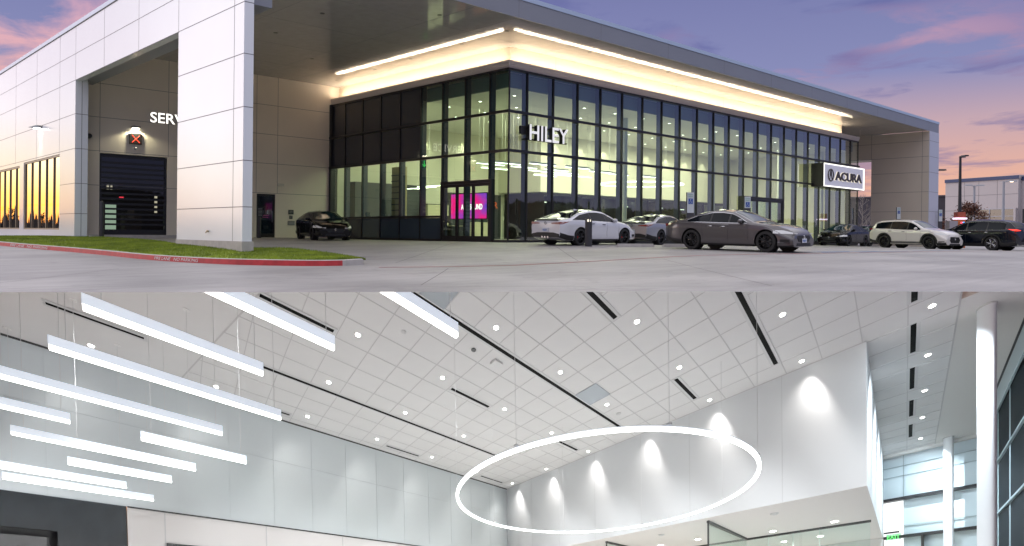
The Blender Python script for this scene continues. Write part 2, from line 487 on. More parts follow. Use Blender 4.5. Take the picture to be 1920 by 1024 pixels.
KW = pmat('stencil_white', (0.62, 0.60, 0.58), 0.7, nz=0.15, nscale=20)
def kerb_text(txt, v0, ln, nm):
    best = min(range(len(kb) - 1), key=lambda i: abs(kb[i].y - v0)); p = kb[best]
    d = (kb[best + 1] - kb[best]).normalized(); n = Vector((d.y, -d.x))
    if n.x > 0: n = -n
    V, F, Z = text_mesh(txt, KW, .5, 0.0)
    mt = MB(); vs = []
    for q in V:
        s_ = q[0] * ln; acc = 0; i = best; pos = kb[i].copy()
        while i < len(kb) - 2 and acc + (kb[i + 1] - kb[i]).length < s_:
            acc += (kb[i + 1] - kb[i]).length; i += 1
        dd = (kb[i + 1] - kb[i]).normalized(); pos = kb[i] + dd * (s_ - acc); nn_ = Vector((dd.y, -dd.x))
        if nn_.x > 0: nn_ = -nn_
        off = 0.006 + 0.002 * q[2]
        zz = g(pos.x, pos.y) + 0.028 + q[1] * 0.085
        vs.append((pos.x + nn_.x * (off - .02 * q[1]), pos.y + nn_.y * (off - .02 * q[1]), zz))
    mt.add(vs, [f for f, z in zip(F, Z) if z > .5], KW)
    mesh_at(mt, 'stencil_lettering', kerb)
kerb_text('FIRE LANE   NO PARKING', 22.75, 2.05, 'a'); kerb_text('FIRE LANE   NO PARKING', 34.2, 3.4, 'b')

LI = [(11.24, 17.25), (11.60, 18.8), (11.72, 20.6), (11.66, 22.2), (10.75, 22.6), (10.1, 24.2), (10.0, 26.6), (10.9, 31), (11.1, 36.0), (10.9, 38.2), (9.8, 38.24), (9.8, 42.0)]
GR = bpy.data.materials.new('lawn_grass'); GR.use_nodes = True
_t = GR.node_tree; _b = _t.nodes['Principled BSDF']; _g = _t.nodes.new('ShaderNodeNewGeometry')
_n = _t.nodes.new('ShaderNodeTexNoise'); _n.inputs['Scale'].default_value = 1.3; _n.inputs['Detail'].default_value = 8; _n.inputs['Roughness'].default_value = .7
_t.links.new(_g.outputs['Position'], _n.inputs['Vector'])
_r = _t.nodes.new('ShaderNodeValToRGB'); _e = _r.color_ramp.elements
_e[0].position = .34; _e[0].color = (0.095, 0.145, 0.012, 1); _e[1].position = .68; _e[1].color = (0.31, 0.39, 0.030, 1)
_t.links.new(_n.outputs[0], _r.inputs[0]); _t.links.new(_r.outputs[0], _b.inputs['Base Color']); _b.inputs['Roughness'].default_value = .8
_X2 = _n  # keep
li = smooth_path(LI)
def resample(P, n):
    L = [0]
    for a, b in zip(P, P[1:]): L.append(L[-1] + (b - a).length)
    out = []
    for k in range(n):
        t = L[-1] * k / (n - 1); i = max(j for j in range(len(L)) if L[j] <= t + 1e-9); i = min(i, len(P) - 2)
        out.append(P[i].lerp(P[i + 1], (t - L[i]) / max(1e-9, L[i + 1] - L[i])))
    return out
NL = 90
ko = [p - Vector((d_.y, -d_.x)).normalized() * .16 for p, d_ in [(q, (resample(kb, NL)[min(i + 1, NL - 1)] - resample(kb, NL)[max(i - 1, 0)])) for i, q in enumerate(resample(kb, NL))]] if False else None
ka = resample(kb, NL); ko = []
for i, p in enumerate(ka):
    d = (ka[min(i + 1, NL - 1)] - ka[max(i - 1, 0)]).normalized(); ko.append(p - Vector((d.y, -d.x)) * .17)
kin = resample(li[::-1], NL)
def lawn_inner_z(p):
    # level of the ground at the building side of the lawn
    return max(g(p.x, p.y) + 0.02, np.interp(p.y, [17, 20, 22, 25, 28, 34, 38, 42], [-.72, -.58, -.50, -.47, -.43, -.36, -.32, -.34]))
mb = MB(); NC = 10
def lawn_pt(i, t):
    a, b = ko[i], kin[i]
    p = a.lerp(b, t); za = g(a.x, a.y) + .145; zb = lawn_inner_z(b)
    return Vector((p.x, p.y, za * (1 - t) + zb * t + .02 * math.sin(3 * t) * t))
for i in range(NL):
    for j in range(NC + 1):
        mb.v.append(tuple(lawn_pt(i, j / NC)))
for i in range(NL - 1):
    for j in range(NC):
        mb.f.append((i * (NC + 1) + j, i * (NC + 1) + j + 1, (i + 1) * (NC + 1) + j + 1, (i + 1) * (NC + 1) + j)); mb.mi.append(0); mb.sm.append(True)
mb.mats = [GR]
tag(mb.build('lawn'), kind='structure')
mb = MB()
for _ in range(52000):
    i = random.random() * (NL - 1.001); k = int(i); t = random.random() * 0.985 + .005
    p = lawn_pt(k, t).lerp(lawn_pt(k + 1, t), i - k)
    a = random.random() * 6.28; h = random.uniform(.025, .06); w = .009
    dx, dy = math.cos(a) * w, math.sin(a) * w; lx, ly = random.uniform(-.02, .02), random.uniform(-.02, .02)
    o = len(mb.v); mb.v += [(p.x - dx, p.y - dy, p.z - .005), (p.x + dx, p.y + dy, p.z - .005), (p.x + lx, p.y + ly, p.z + h)]
    mb.f.append((o, o + 1, o + 2)); mb.mi.append(0); mb.sm.append(False)
mb.mats = [GR]; mb.noflip = True
tag(mb.build('grass', sharp=False), kind='stuff', label='short green grass blades of the kerbed island', cat='grass')
# ------------------------------------------------------------------ the dealership building
UL, VF, V1, UC, VC, UR = 9.906, 21.56, 39.38, 23.30, 24.76, 64.34
ZT, ZS, ZO = 9.10, 8.25, 6.545
bld = thing('dealership_building', 'white panelled car dealership with deep canopy frame and a lit glass showroom on its corner', 'building', (23.3, 24.76, -.35))
def part(mb, name, parent=bld):
    o = mb.build(name, None); o.parent = parent
    root = parent
    mats = []
    w = Matrix.Identity(4)
    while root is not None:
        w = Matrix.LocRotScale(root.location, root.rotation_euler, root.scale) @ w if root.parent is None else w
        root = root.parent
    o.matrix_parent_inverse = w.inverted()
    return o
def sub(mb, name, parent):
    o = mb.build(name, None); o.parent = parent
    o.matrix_parent_inverse = Matrix.Identity(4)
    return o
ZJ = (0.70, 2.03, 3.56, 5.08, 6.555, 7.715)
# left wall block (beyond the opening) with two strip windows left open
mb = MB()
W1 = (40.72, 47.62, -0.02, 3.47); W2 = (48.50, 58.0, -0.02, 3.35)
mb.box(UL, UL + .5, 38.264, 40.72, -.6, 3.47, WHITE)
mb.box(UL, UL + .5, 38.264, 90, 3.47, 8.92, WHITE)
mb.box(UL, UL + .5, 40.72, 90, -.6, -.02, WHITE)
mb.box(UL, UL + .5, 47.62, 48.50, -.02, 3.47, WHITE)
mb.box(UL, UL + .5, 58.0, 90, -.02, 3.47, WHITE)
mb.box(UL, UL + .5, 48.5, 58.0, 3.36, 3.47, WHITE)
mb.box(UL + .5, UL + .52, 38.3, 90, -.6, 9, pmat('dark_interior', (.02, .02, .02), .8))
part(mb, 'left_wall')
mb = MB()
mb.box(UL + .5, 10.42, 38.264, 38.6, -.6, ZO, WHITE)
part(mb, 'wall_return')
# beam and pier of the canopy frame
mb = MB()
mb.box(UL, UL + .29, VF, 38.262, ZO, 8.92, WHITE)
mb.box(UL + .292, 10.9, VF + .3, V1, 6.62, ZS + .2, FASC)
part(mb, 'portal_beam')
mb = MB(); mb.box(UL, UL + .29, VF, 26.46, -.29, ZO - .002, WHITE); part(mb, 'pier')
mb = MB(); mb.box(UL - .02, UL + .33, VF - .03, 26.5, -.62, -.292, KC); part(mb, 'pier_footing')
mb = MB()
j = .011
for z in ZJ:
    v0, v1_ = (VF, 90) if z > 6.4 else (38.264, 90)
    if z in (0.70, 2.03): v1_ = 40.70
    mb.box(UL - .002, UL + .01, v0, v1_, z - j, z + j, SEAM)
    if z < 6.4:
        mb.box(UL - .002, UL + .01, VF, 26.46, z - j, z + j, SEAM)
        mb.box(UL, 10.42, 38.262, 38.27, z - j, z + j, SEAM)
    mb.box(UL, UL + .29, VF - .002, VF + .01, z - j, z + j, SEAM)
for v, z0, z1 in ((22.2, -.29, 8.9), (26.46, 6.55, 8.9), (30.27, ZO, 8.9), (34.29, ZO, 8.9), (38.264, ZO, 8.9), (40.79, 3.5, 8.9), (45.0, 3.5, 8.9), (49.5, 3.5, 8.9), (54, 3.5, 8.9)):
    mb.box(UL - .0025, UL + .01, v - j, v + j, z0, z1, SEAM)
mb.box(10.16, 10.18, 38.261, 38.27, -.4, ZO, SEAM)
part(mb, 'panel_joints')
mb = MB(); mb.box(UL - .03, UL + .4, VF - .03, 90, 8.925, ZT, COPE); mb.box(UL + .4, UR + 2.08, VF - .03, VF + .4, 8.925, ZT, COPE)
mb.box(UL - .033, UL, VF, 90, 8.90, 8.925, SEAM); part(mb, 'coping')
# strip windows of the left wall
SUNG = glassmat('reflective_window_glass', (0.10, 0.10, 0.10), 9.0, 1.55, 0.0, (0.95, 0.93, 0.9))
BRZ = pmat('bronze_frame', (0.16, 0.12, 0.085), 0.4)
for (a, b, z0, z1), ms in ((W1, (41.91, 43.27, 44.65, 46.10, 47.45)), (W2, (49.51, 50.98, 52.38, 53.8, 55.2, 56.6))):
    f = MB(); w = .07
    f.box(UL + .03, UL + .14, a, b, z1 - .09, z1, BRZ); f.box(UL + .03, UL + .14, a, b, z0, z0 + .07, BRZ); f.box(UL + .03, UL + .14, a, a + w, z0 + .07, z1 - .09, BRZ); f.box(UL + .03, UL + .14, b - w, b, z0 + .07, z1 - .09, BRZ)
    for q in ms:
        f.box(UL + .03, UL + .14, q - .04, q + .04, z0 + .07, z1 - .09, BRZ)
    wo = part(f, 'window')
    pn_ = MB(); pn_.quad((UL + .08, a, z0), (UL + .08, b, z0), (UL + .08, b, z1), (UL + .08, a, z1), SUNG)
    sub(pn_, 'pane', wo)
# canopy: soffit, fascia, roof
mb = MB()
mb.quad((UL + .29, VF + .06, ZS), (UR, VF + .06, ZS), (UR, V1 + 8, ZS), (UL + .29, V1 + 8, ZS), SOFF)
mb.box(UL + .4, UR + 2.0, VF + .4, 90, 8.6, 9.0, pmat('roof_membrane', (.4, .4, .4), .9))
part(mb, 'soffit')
mb = MB()
for v in (24.6, 28.4, 32.2, 36.0):
    mb.box(UL + .3, 23.7, v - .008, v + .008, ZS - .003, ZS + .002, SEAM)
for u in (13.9, 18.7):
    mb.box(u - .008, u + .008, VF + .06, V1, ZS - .0035, ZS + .002, SEAM)
for k in range(9):
    u = 20.77 + 4.83 * k
    mb.box(u - .008, u + .008, VF + .06, 25.2 if u > 23.7 else V1, ZS - .0035, ZS + .002, SEAM)
part(mb, 'soffit_joints')
mb = MB(); mb.box(UL + .29, UR + 2.04, VF, VF + .06, ZS - .02, 8.924, FASC)
part(mb, 'fascia')
mb = MB()
for k in range(10):
    u = 20.77 + 4.83 * k
    mb.box(u - .009, u + .009, VF - .002, VF + .01, ZS - .02, 8.92, SEAM)
part(mb, 'fascia_joints')
SPOTL = emat('soffit_spot_lens', (1, .8, .55), .0)
for (u, v) in ((15.37, 30.5), (15.24, 26.5), (18.9, 33.8), (22.6, 37.7), (22.4, 33.7), (22.2, 30.4), (22.0, 26.4), (21.87, 23.4), (18.48, 23.5), (27, 23.4), (33, 23.4), (39, 23.4), (45, 23.4), (51, 23.4)):
    m2 = MB(); m2.lathe([(.09, ZS - .012), (.09, ZS + .02)], BLACK, (u, v, 0), 12); part(m2, 'recessed_downlight')
# right leg
mb = MB()
mb.box(UR, UR + 2.04, VF, 25.866, -.9, ZS - .02, LEGW)
mb.box(UR, UR + 2.04, 25.866, 47, 6.30, ZS + .3, LEGW)
mb.box(UR, UR + 2.04, 36.0, 47, -.9, 6.29, LEGW)
part(mb, 'right_leg')
mb = MB(); mb.box(UR - .002, UR + 2.045, VF - .02, VF, -.7, ZS - .02, pmat('leg_front_panel', (0.46, 0.48, 0.56), .3)); part(mb, 'leg_front')
mb = MB()
for z in (.75, 2.1, 3.6, 5.1, 6.3, 7.5):
    mb.box(UR - .004, UR + .01, VF + .02, 25.864 if z < 6.2 else 38, z - .012, z + .012, SEAM); mb.box(UR, UR + 2.04, VF - .023, VF - .018, z - .012, z + .012, SEAM)
for v in (22.05, 25.866):
    mb.box(UR - .004, UR + .01, v - .012, v + .012, -.5 if v < 25 else 6.3, ZS, SEAM)
part(mb, 'leg_joints')
# service wall behind the canopy
D1 = (11.22, 14.26, -.30, 3.55)
mb = MB()
mb.box(10.42, D1[0], V1, V1 + .3, -.6, ZS + .3, CREAM); mb.box(D1[0], D1[1], V1, V1 + .3, D1[3], ZS + .3, CREAM)
mb.box(D1[1], 15.3, V1, V1 + .3, -.6, ZS + .3, CREAM)
mb.box(15.3, 18.3, V1, V1 + .3, 3.55, ZS + .3, CREAM)
mb.box(18.3, 18.87, V1, V1 + .3, -.6, ZS + .3, CREAM); mb.box(18.87, 19.93, V1, V1 + .3, 2.0, ZS + .3, CREAM)
mb.box(19.93, 24.6, V1, V1 + .3, -.6, ZS + .3, CREAM)
part(mb, 'service_wall')
mb = MB()
for z in (2.05, 3.63, 5.185, 6.742):
    mb.box(10.43, 23.29, V1 - .002, V1 + .01, z - .01, z + .01, SEAM)
for u in (11.22, 14.3, 18.83, 20.03):
    mb.box(u - .01, u + .01, V1 - .0025, V1 + .01, 3.56 if u in (11.22, 14.3) else 2.05, ZS, SEAM)
part(mb, 'service_wall_joints')
mb = MB(); mb.box(10.6, 23.3, 37.9, V1 + .3, -.75, -.335, KC); mb.box(10.45, 15.2, 38.0, 38.12, -.33, -.22, KC); part(mb, 'ramp_edge')
# roll-up service doors
DGL = glassmat('door_glass', (0.55, 0.6, 0.6), 1.3)
LGT = emat('lit_workshop_panel', (0.75, 0.95, 0.70), 0.55)
WARM = emat('warm_workshop_light', (1.0, 0.85, 0.62), 0.75)
for (a, b) in ((D1[0], D1[1]), (15.3, 18.3)):
    d = MB()
    d.box(a, a + .10, V1 + .06, V1 + .16, -.34, 3.5, BLACK); d.box(b - .10, b, V1 + .06, V1 + .16, -.34, 3.5, BLACK); d.box(a + .1, b - .1, V1 + .06, V1 + .16, 3.38, 3.5, BLACK); d.box(a + .1, b - .1, V1 + .06, V1 + .16, -.34, .02, BLACK)
    n = 14
    for k in range(1, n):
        z = .02 + (3.38 - .02) * k / n
        d.box(a + .1, b - .1, V1 + .05, V1 + .15, z - .045, z + .045, BLACK)
    do = part(d, 'roller_door')
    p_ = MB(); p_.quad((a, V1 + .11, -.3), (b, V1 + .11, -.3), (b, V1 + .11, 3.5), (a, V1 + .11, 3.5), DGL); sub(p_, 'glazing', do)
# workshop behind the door
INT = pmat('workshop_wall', (.10, .10, .12), .8)
mb = MB(); mb.box(10.6, 18.6, 46, 46.2, -.3, 4.2, INT); mb.box(10.5, 10.6, V1 + .3, 46, -.3, 4.2, INT); mb.box(18.6, 18.7, V1 + .3, 46, -.3, 4.2, INT); mb.box(10.5, 18.7, V1 + .3, 46, -.36, -.3, INT); mb.box(10.5, 18.7, V1 + .3, 46, 4.2, 4.3, INT)
part(mb, 'workshop_shell')
mb = MB()
mb.box(12.55, 13.05, 43.0, 43.05, -.3, 1.35, LGT); part(mb, 'lit_doorway')
mb = MB(); mb.box(11.2, 11.75, 41.0, 41.04, .0, 2.35, emat('lit_side_window', (.85, .88, 1.0), .55)); part(mb, 'side_window')
mb = MB()
for z in (.9, 1.15, 1.4, 1.65): mb.box(14.6, 14.72, 42, 42.05, z, z + .14, WARM)
mb.box(12.9, 13.0, 44, 44.05, 2.1, 2.32, WARM); mb.box(13.08, 13.16, 44, 44.05, 2.1, 2.32, WARM); part(mb, 'workshop_lamp')
mb = MB(); mb.box(13.05, 13.25, 42.5, 42.53, 1.62, 1.68, emat('red_led', (1, .05, .08), 1.5)); part(mb, 'red_indicator')
mb = MB(); mb.box(13.5, 14.3, 43, 43.8, -.3, .9, pmat('workshop_cabinet', (.18, .15, .13), .7)); mb.box(13.6, 13.9, 42.9, 43, .5, 1.1, pmat('workshop_papers', (.45, .38, .30), .7)); part(mb, 'tool_cabinet')
# pedestrian door
mb = MB(); a, b = 18.87, 19.93
mb.box(a, a + .09, V1 + .05, V1 + .14, -.34, 2.0, BLACK); mb.box(b - .09, b, V1 + .05, V1 + .14, -.34, 2.0, BLACK); mb.box(a + .09, b - .09, V1 + .05, V1 + .14, 1.88, 2.0, BLACK); mb.box(a + .09, b - .09, V1 + .05, V1 + .14, -.34, -.1, BLACK)
do = part(mb, 'side_door')
p_ = MB(); p_.quad((a, V1 + .1, -.3), (b, V1 + .1, -.3), (b, V1 + .1, 2), (a, V1 + .1, 2), pmat('dark_door_glass', (.012, .02, .028), .06, spec=.8)); sub(p_, 'pane', do)
p_ = MB(); p_.box(b - .2, b - .17, V1 - .03, V1 + .0, .5, 1.1, pmat('steel', (.35, .35, .36), .3, 1.0)); sub(p_, 'handle', do)
DEC = pmat('door_decal', (.30, .32, .42), .6); DEM = pmat('door_decal_magenta', (.45, .12, .25), .6)
p_ = MB(); p_.box(19.22, 19.30, V1 + .092, V1 + .098, .95, 1.12, DEC); p_.box(19.5, 19.56, V1 + .092, V1 + .098, .95, 1.12, DEC); p_.box(19.20, 19.62, V1 + .092, V1 + .098, .84, .88, DEM); p_.box(19.25, 19.58, V1 + .092, V1 + .098, .74, .78, DEM); sub(p_, 'decal', do)
# cornice, set back parapet
mb = MB()
for k, (z0, z1, o) in enumerate(((7.19, 7.27, .0), (7.275, 7.35, .03), (7.355, 7.43, .05), (7.435, 7.52, .07))):
    mb.box(UC - o, UC + .3, VC - o, V1, z0, z1, CORN); mb.box(UC + .3, 59.2 + o, VC - o, VC + .3, z0, z1, CORN)
mb.box(UC + .3, 59.1, VC + .3, V1 - .01, 7.3, 7.42, CORN)
part(mb, 'cornice')
mb = MB(); PU, PV = 23.78, 25.20
mb.box(PU, PU + .2, PV, V1, 7.42, ZS + .1, PARA); mb.box(PU + .2, 57.3, PV, PV + .2, 7.42, ZS + .1, PARA); mb.box(57.1, 57.3, PV + .2, V1, 7.42, ZS + .1, PARA)
part(mb, 'parapet')
mb = MB()
for k in range(8):
    u = 26.7 + 4.83 * k
    mb.box(u - .008, u + .008, PV - .002, PV + .01, 7.42, ZS, pmat('render_joint', (.45, .38, .3), .8))
part(mb, 'parapet_joints')
# cove light strips standing on the cornice, one run per bay
STRIP = emat('cove_light_strip', (1.0, .85, .62), 12)
BRK = pmat('strip_bracket', (.25, .2, .15), .5)
def cove(a, b, axis, fixed):
    m2 = MB()
    if axis == 'v': m2.box(fixed - .01, fixed + .01, a, b, 7.53, 7.55, STRIP)
    else: m2.box(a, b, fixed - .01, fixed + .01, 7.53, 7.55, STRIP)
    o = part(m2, 'cove_light')
    m3 = MB()
    if axis == 'v': m3.box(fixed - .05, fixed + .05, a - .06, a - .03, 7.521, 7.56, BRK)
    else: m3.box(a - .06, a - .03, fixed - .05, fixed + .05, 7.521, 7.56, BRK)
    sub(m3, 'bracket', o)
v = PV + .1
while v < V1 - 1.2:
    cove(v, v + 1.45, 'v', 23.46); v += 1.52
u = 23.7
while u < 57.3:
    cove(u, u + 1.5, 'u', 24.91); u += 1.58
# the strips' own light, thrown up on the soffit and parapet
def area_light(name, loc, rot, sx, sy, e, col, spread=180):
    d = bpy.data.lights.new(name, 'AREA'); d.shape = 'RECTANGLE'; d.size = sx; d.size_y = sy; d.energy = e; d.color = col
    try: d.spread = math.radians(spread)
    except Exception: pass
    o = bpy.data.objects.new(name, d); o.location = loc; o.rotation_euler = rot; COL.objects.link(o); return o
area_light('cove_lamp', (40.4, 24.86, 7.56), (math.pi, 0, 0), 33.4, .22, 370, (1, .80, .58))
area_light('cove_lamp', (23.41, 32.2, 7.56), (math.pi, 0, 0), .22, 13.8, 165, (1, .80, .58))

# ---- glazing, both street faces
ZB, Z1, Z2, Z3 = -.35, 3.62, 5.31, 7.19
muR = [UC] + [24.41 + 1.6675 * k for k in range(21)] + [59.05]
muL = [VC, 25.94, 27.62, 29.28, 30.97, 32.69, 34.40, 36.12, 37.87, 39.37]
def frame_piece(mbx, name): return part(mbx, name)
for i, u in enumerate(muR):
    m2 = MB(); w = .03
    m2.box(u - w, u + w, VC - .06, VC - .002, ZB, Z3, BLACK)
    o = part(m2, 'mullion')
    if 0 < i < len(muR) - 1:
        m3 = MB(); m3.box(u - .025, u + .025, VC + .02, VC + .31, ZB, Z3, FIN); sub(m3, 'fin', o)
for i, v in enumerate(muL[1:]):
    m2 = MB(); w = .03
    m2.box(UC - .06, UC - .002, v - w, v + w, ZB, Z3, BLACK)
    o = part(m2, 'mullion')
    z1 = Z3 if v < 31.2 else Z1
    if v < 39:
        m3 = MB(); m3.box(UC + .02, UC + .30, v - .025, v + .025, ZB, z1, FIN); sub(m3, 'fin', o)
for z, nm in ((Z1, 'transom'), (Z2, 'transom')):
    m2 = MB(); m2.box(UC - .16, UC - .062, VC - .16, V1 + (.0), z - .06, z + .06, BLACK); m2.box(UC - .062, 59.1, VC - .16, VC - .062, z - .06, z + .06, BLACK); part(m2, nm)
m2 = MB(); m2.box(UC - .08, UC, VC - .08, V1, Z3 - .09, Z3 - .001, BLACK); m2.box(UC, 59.1, VC - .08, VC, Z3 - .09, Z3 - .001, BLACK); part(m2, 'head_frame')
m2 = MB(); m2.box(UC - .07, UC, VC - .07, V1, ZB - .1, ZB + .10, BLACK); m2.box(UC, 59.1, VC - .07, VC, ZB - .25, ZB + .10, BLACK); part(m2, 'base_frame')
m2 = MB(); m2.box(UC - .14, UC + .25, V1 - .22, V1 - .001, ZB, Z3, BLACK); part(m2, 'end_post')
for i in range(len(muR) - 1):
    a, b = muR[i] + .03, muR[i + 1] - .03
    for z0, z1 in ((ZB + .1, Z1 - .06), (Z1 + .06, Z2 - .06), (Z2 + .06, Z3 - .09)):
        m2 = MB(); m2.quad((a, VC, z0), (b, VC, z0), (b, VC, z1), (a, VC, z1), GLASSR); part(m2, 'window_pane')
for i in range(len(muL) - 1):
    a, b = muL[i] + .03, muL[i + 1] - .03
    for r_, (z0, z1) in enumerate(((ZB + .1, Z1 - .06), (Z1 + .06, Z2 - .06), (Z2 + .06, Z3 - .09))):
        if r_ == 0 and i >= 3:
            m2 = MB(); m2.quad((UC, a, .86), (UC, b, .86), (UC, b, z1), (UC, a, z1), GLASS); part(m2, 'window_pane')
            m2 = MB(); m2.box(UC - .02, UC + .05, a, b, z0, .74, KNEE if i < 7 else SPAN); part(m2, 'knee_panel')
        elif r_ == 0 and i in (1, 2):
            m2 = MB(); m2.quad((UC, a, 2.45), (UC, b, 2.45), (UC, b, z1), (UC, a, z1), GLASS); part(m2, 'window_pane')
        elif r_ > 0 and i >= 4:
            m2 = MB(); m2.box(UC - .01, UC + .05, a, b, z0, z1, SPAN); part(m2, 'spandrel_panel')
        else:
            m2 = MB(); m2.quad((UC, a, z0), (UC, b, z0), (UC, b, z1), (UC, a, z1), GLASS); part(m2, 'window_pane')
m2 = MB(); m2.box(UC - .10, UC + .1, 29.28, V1 - .23, .75, .85, BLACK); part(m2, 'sill')
# entrance doors on the left face
def door_unit(axis, leaves, z0, z1, pl, thick, leafmat):
    """axis 'v' : door in the plane u = pl ; axis 'u' : in the plane v = pl"""
    f = MB(); a, b = leaves[0], leaves[-1]
    def bx(p, q, lo, hi, za, zb, mt, m_):
        (m_.box(lo, hi, p, q, za, zb, mt) if axis == 'v' else m_.box(p, q, lo, hi, za, zb, mt))
    bx(a - .10, a, pl - thick, pl + .1, z0, z1, BLACK, f); bx(b, b + .10, pl - thick, pl + .1, z0, z1, BLACK, f); bx(a, b, pl - thick, pl + .1, z1 - .14, z1, BLACK, f)
    fo = part(f, 'door_frame')
    for p, q in zip(leaves, leaves[1:]):
        m2 = MB(); w = .09
        bx(p + .01, p + w, pl - thick + .03, pl - thick + .08, z0, z1 - .145, BLACK, m2); bx(q - w, q - .01, pl - thick + .03, pl - thick + .08, z0, z1 - .145, BLACK, m2)
        bx(p + w, q - w, pl - thick + .03, pl - thick + .08, z0, z0 + .25, BLACK, m2); bx(p + w, q - w, pl - thick + .03, pl - thick + .08, z1 - .28, z1 - .145, BLACK, m2)
        o = part(m2, 'door')
        m3 = MB(); c = pl - thick + .055
        (m3.quad((c, p, z0), (c, q, z0), (c, q, z1 - .15), (c, p, z1 - .15), leafmat) if axis == 'v' else m3.quad((p, c, z0), (q, c, z0), (q, c, z1 - .15), (p, c, z1 - .15), leafmat))
        sub(m3, 'pane', o)
        m3 = MB(); h = (q - .16)
        m3.tube([((pl - thick - .03, h, .1) if axis == 'v' else (h, pl - thick - .03, .1)), ((pl - thick - .03, h, 1.5) if axis == 'v' else (h, pl - thick - .03, 1.5))], .016, BLACK); sub(m3, 'handle', o)
door_unit('v', (25.80, 26.95, 28.10, 29.18), ZB, 2.42, UC, .12, GLASS)
door_unit('u', (42.55, 44.10, 45.65, 47.2), ZB, 2.45, VC, .25, GLASSR)
# the showroom seen through the glass
CW = pmat('showroom_wall', (.72, .70, .60), .6); CCE = pmat('showroom_ceiling', (.70, .70, .66), .7); FLR = pmat('showroom_floor', (.40, .38, .33), .12, nz=.05, nscale=1)
DKW = pmat('showroom_dark_wall', (.05, .055, .065), .5)
mb = MB(); mb.box(UC + .31, 59, VC + .32, 39.2, ZB - .2, ZB, FLR); part(mb, 'showroom_floor')
mb = MB(); mb.box(UC + .45, 59, VC + .45, 39.2, 6.45, 6.55, CCE); part(mb, 'showroom_ceiling')
BH = pmat('blind_box', (.10, .14, .18), .6)
mb = MB(); mb.box(UC + .35, UC + .45, VC + .45, 31.0, 6.45, 7.1, BH); mb.box(UC + .35, 59, VC + .35, VC + .45, 6.45, 7.1, BH); mb.box(UC + .02, 59, VC + .02, VC + .35, 7.12, 7.18, BH); part(mb, 'ceiling_upstand')
mb = MB(); mb.box(UC + .31, 59, 39.2, 39.36, ZB, 6.45, CW); mb.box(58.9, 59, VC + .5, 39.2, ZB, 6.45, CW); mb.box(UC + .06, UC + .10, 31.2, V1 - .22, Z1, Z3, CW)
part(mb, 'showroom_back_wall')
mb = MB(); mb.box(36, 58.9, 35.2, 39.2, 2.75, 6.45, CW); part(mb, 'showroom_bulkhead')
mb = MB(); mb.box(24.4, 29.2, 38.6, 39.15, ZB, 2.9, DKW); mb.box(31.5, 35.8, 38.7, 39.15, ZB, 2.6, DKW); part(mb, 'feature_wall')
mb = MB(); mb.box(23.7, 23.95, 33.0, 34.0, ZB, 3.4, pmat('slatted_partition', (.42, .36, .22), .6)); part(mb, 'partition')
mb = MB()
for k in range(12): mb.box(23.66, 23.7, 33.0, 34.0, ZB + .3 * k, ZB + .3 * k + .05, DKW)
part(mb, 'partition_slats')
for (u, v) in ((34.37, 27.2), (43.2, 27.2), (51.96, 27.2), (57.9, 27.0)):
    m2 = MB(); m2.lathe([(.19, ZB), (.19, 6.44)], pmat('column_paint', (.62, .64, .62), .4), (u, v, 0), 24); part(m2, 'showroom_column')
GP = glassmat('office_glass', (.72, .82, .78), 1.0)
for k in range(6):
    a = 36.3 + 3.7 * k
    m2 = MB(); m2.box(a, a + .05, 35.2, 38.9, ZB, 2.7, BLACK); m2.box(a + .05, a + 3.65, 35.25, 35.3, 2.55, 2.7, BLACK); m2.box(a + .05, a + 3.65, 35.25, 35.3, .65, .72, BLACK)
    o = part(m2, 'office_frame'); m3 = MB(); m3.quad((a + .05, 35.27, ZB), (a + 3.65, 35.27, ZB), (a + 3.65, 35.27, 2.6), (a + .05, 35.27, 2.6), GP); sub(m3, 'pane', o)
LENS = emat('downlight_lens', (1, .95, .8), 7)
TRIM = pmat('downlight_trim', (.7, .7, .7), .4)
dl = thing('ceiling_downlight', 'small round downlight, one of many in the ceiling of the glass showroom', 'ceiling light', (25.2, 26.4, 6.44), group='downlights in the showroom ceiling')
m2 = MB(); m2.lathe([(.10, -.012), (.085, -.02), (.085, 0)], TRIM, (0, 0, 0), 12); o = m2.build('trim_ring', dl)
m2 = MB(); m2.lathe([(.07, -.022), (.07, -.005)], LENS, (0, 0, 0), 12); o = m2.build('lens', dl)
k = 0
for u in [25.2 + 2.45 * i for i in range(13)]:
    for v in (26.4, 28.8, 31.2, 33.6):
        if k: 
            c = copy_tree(dl); c.location = (u, v, 6.44)
        k += 1
# linear pendants inside
PB = pmat('pendant_body', (.7, .7, .7), .4); PE = emat('pendant_diffuser', (1, .97, .82), 5)
pd_ = thing('linear_pendant', 'slim glowing linear pendant hung with the others inside the glass showroom', 'pendant light', (27.2, 29.0, 3.55), group='linear pendants inside the glass showroom')
m2 = MB(); m2.box(-.95, .95, -.04, .04, .03, .12, PB); m2.build('housing', pd_); m2 = MB(); m2.box(-.95, .95, -.035, .035, 0, .029, PE); m2.build('diffuser', pd_)
m2 = MB(); m2.tube([(-.8, 0, .12), (-.8, 0, 2.9)], .006, PB, 5); m2.tube([(.8, 0, .12), (.8, 0, 2.9)], .006, PB, 5); m2.build('wire', pd_)
rnd = random.Random(3)
for i in range(17):
    if i:
        c = copy_tree(pd_); c.location = (26.5 + 1.35 * (i % 6) * 1.9 + rnd.uniform(-.5, .5) if i < 9 else rnd.uniform(25, 38), 28 + 1.0 * (i // 3) + rnd.uniform(-.2, .2), 3.55)
rg = thing('ring_pendant', 'large glowing ring pendant hung inside the glass showroom', 'pendant light', (41.5, 31.4, 3.35))
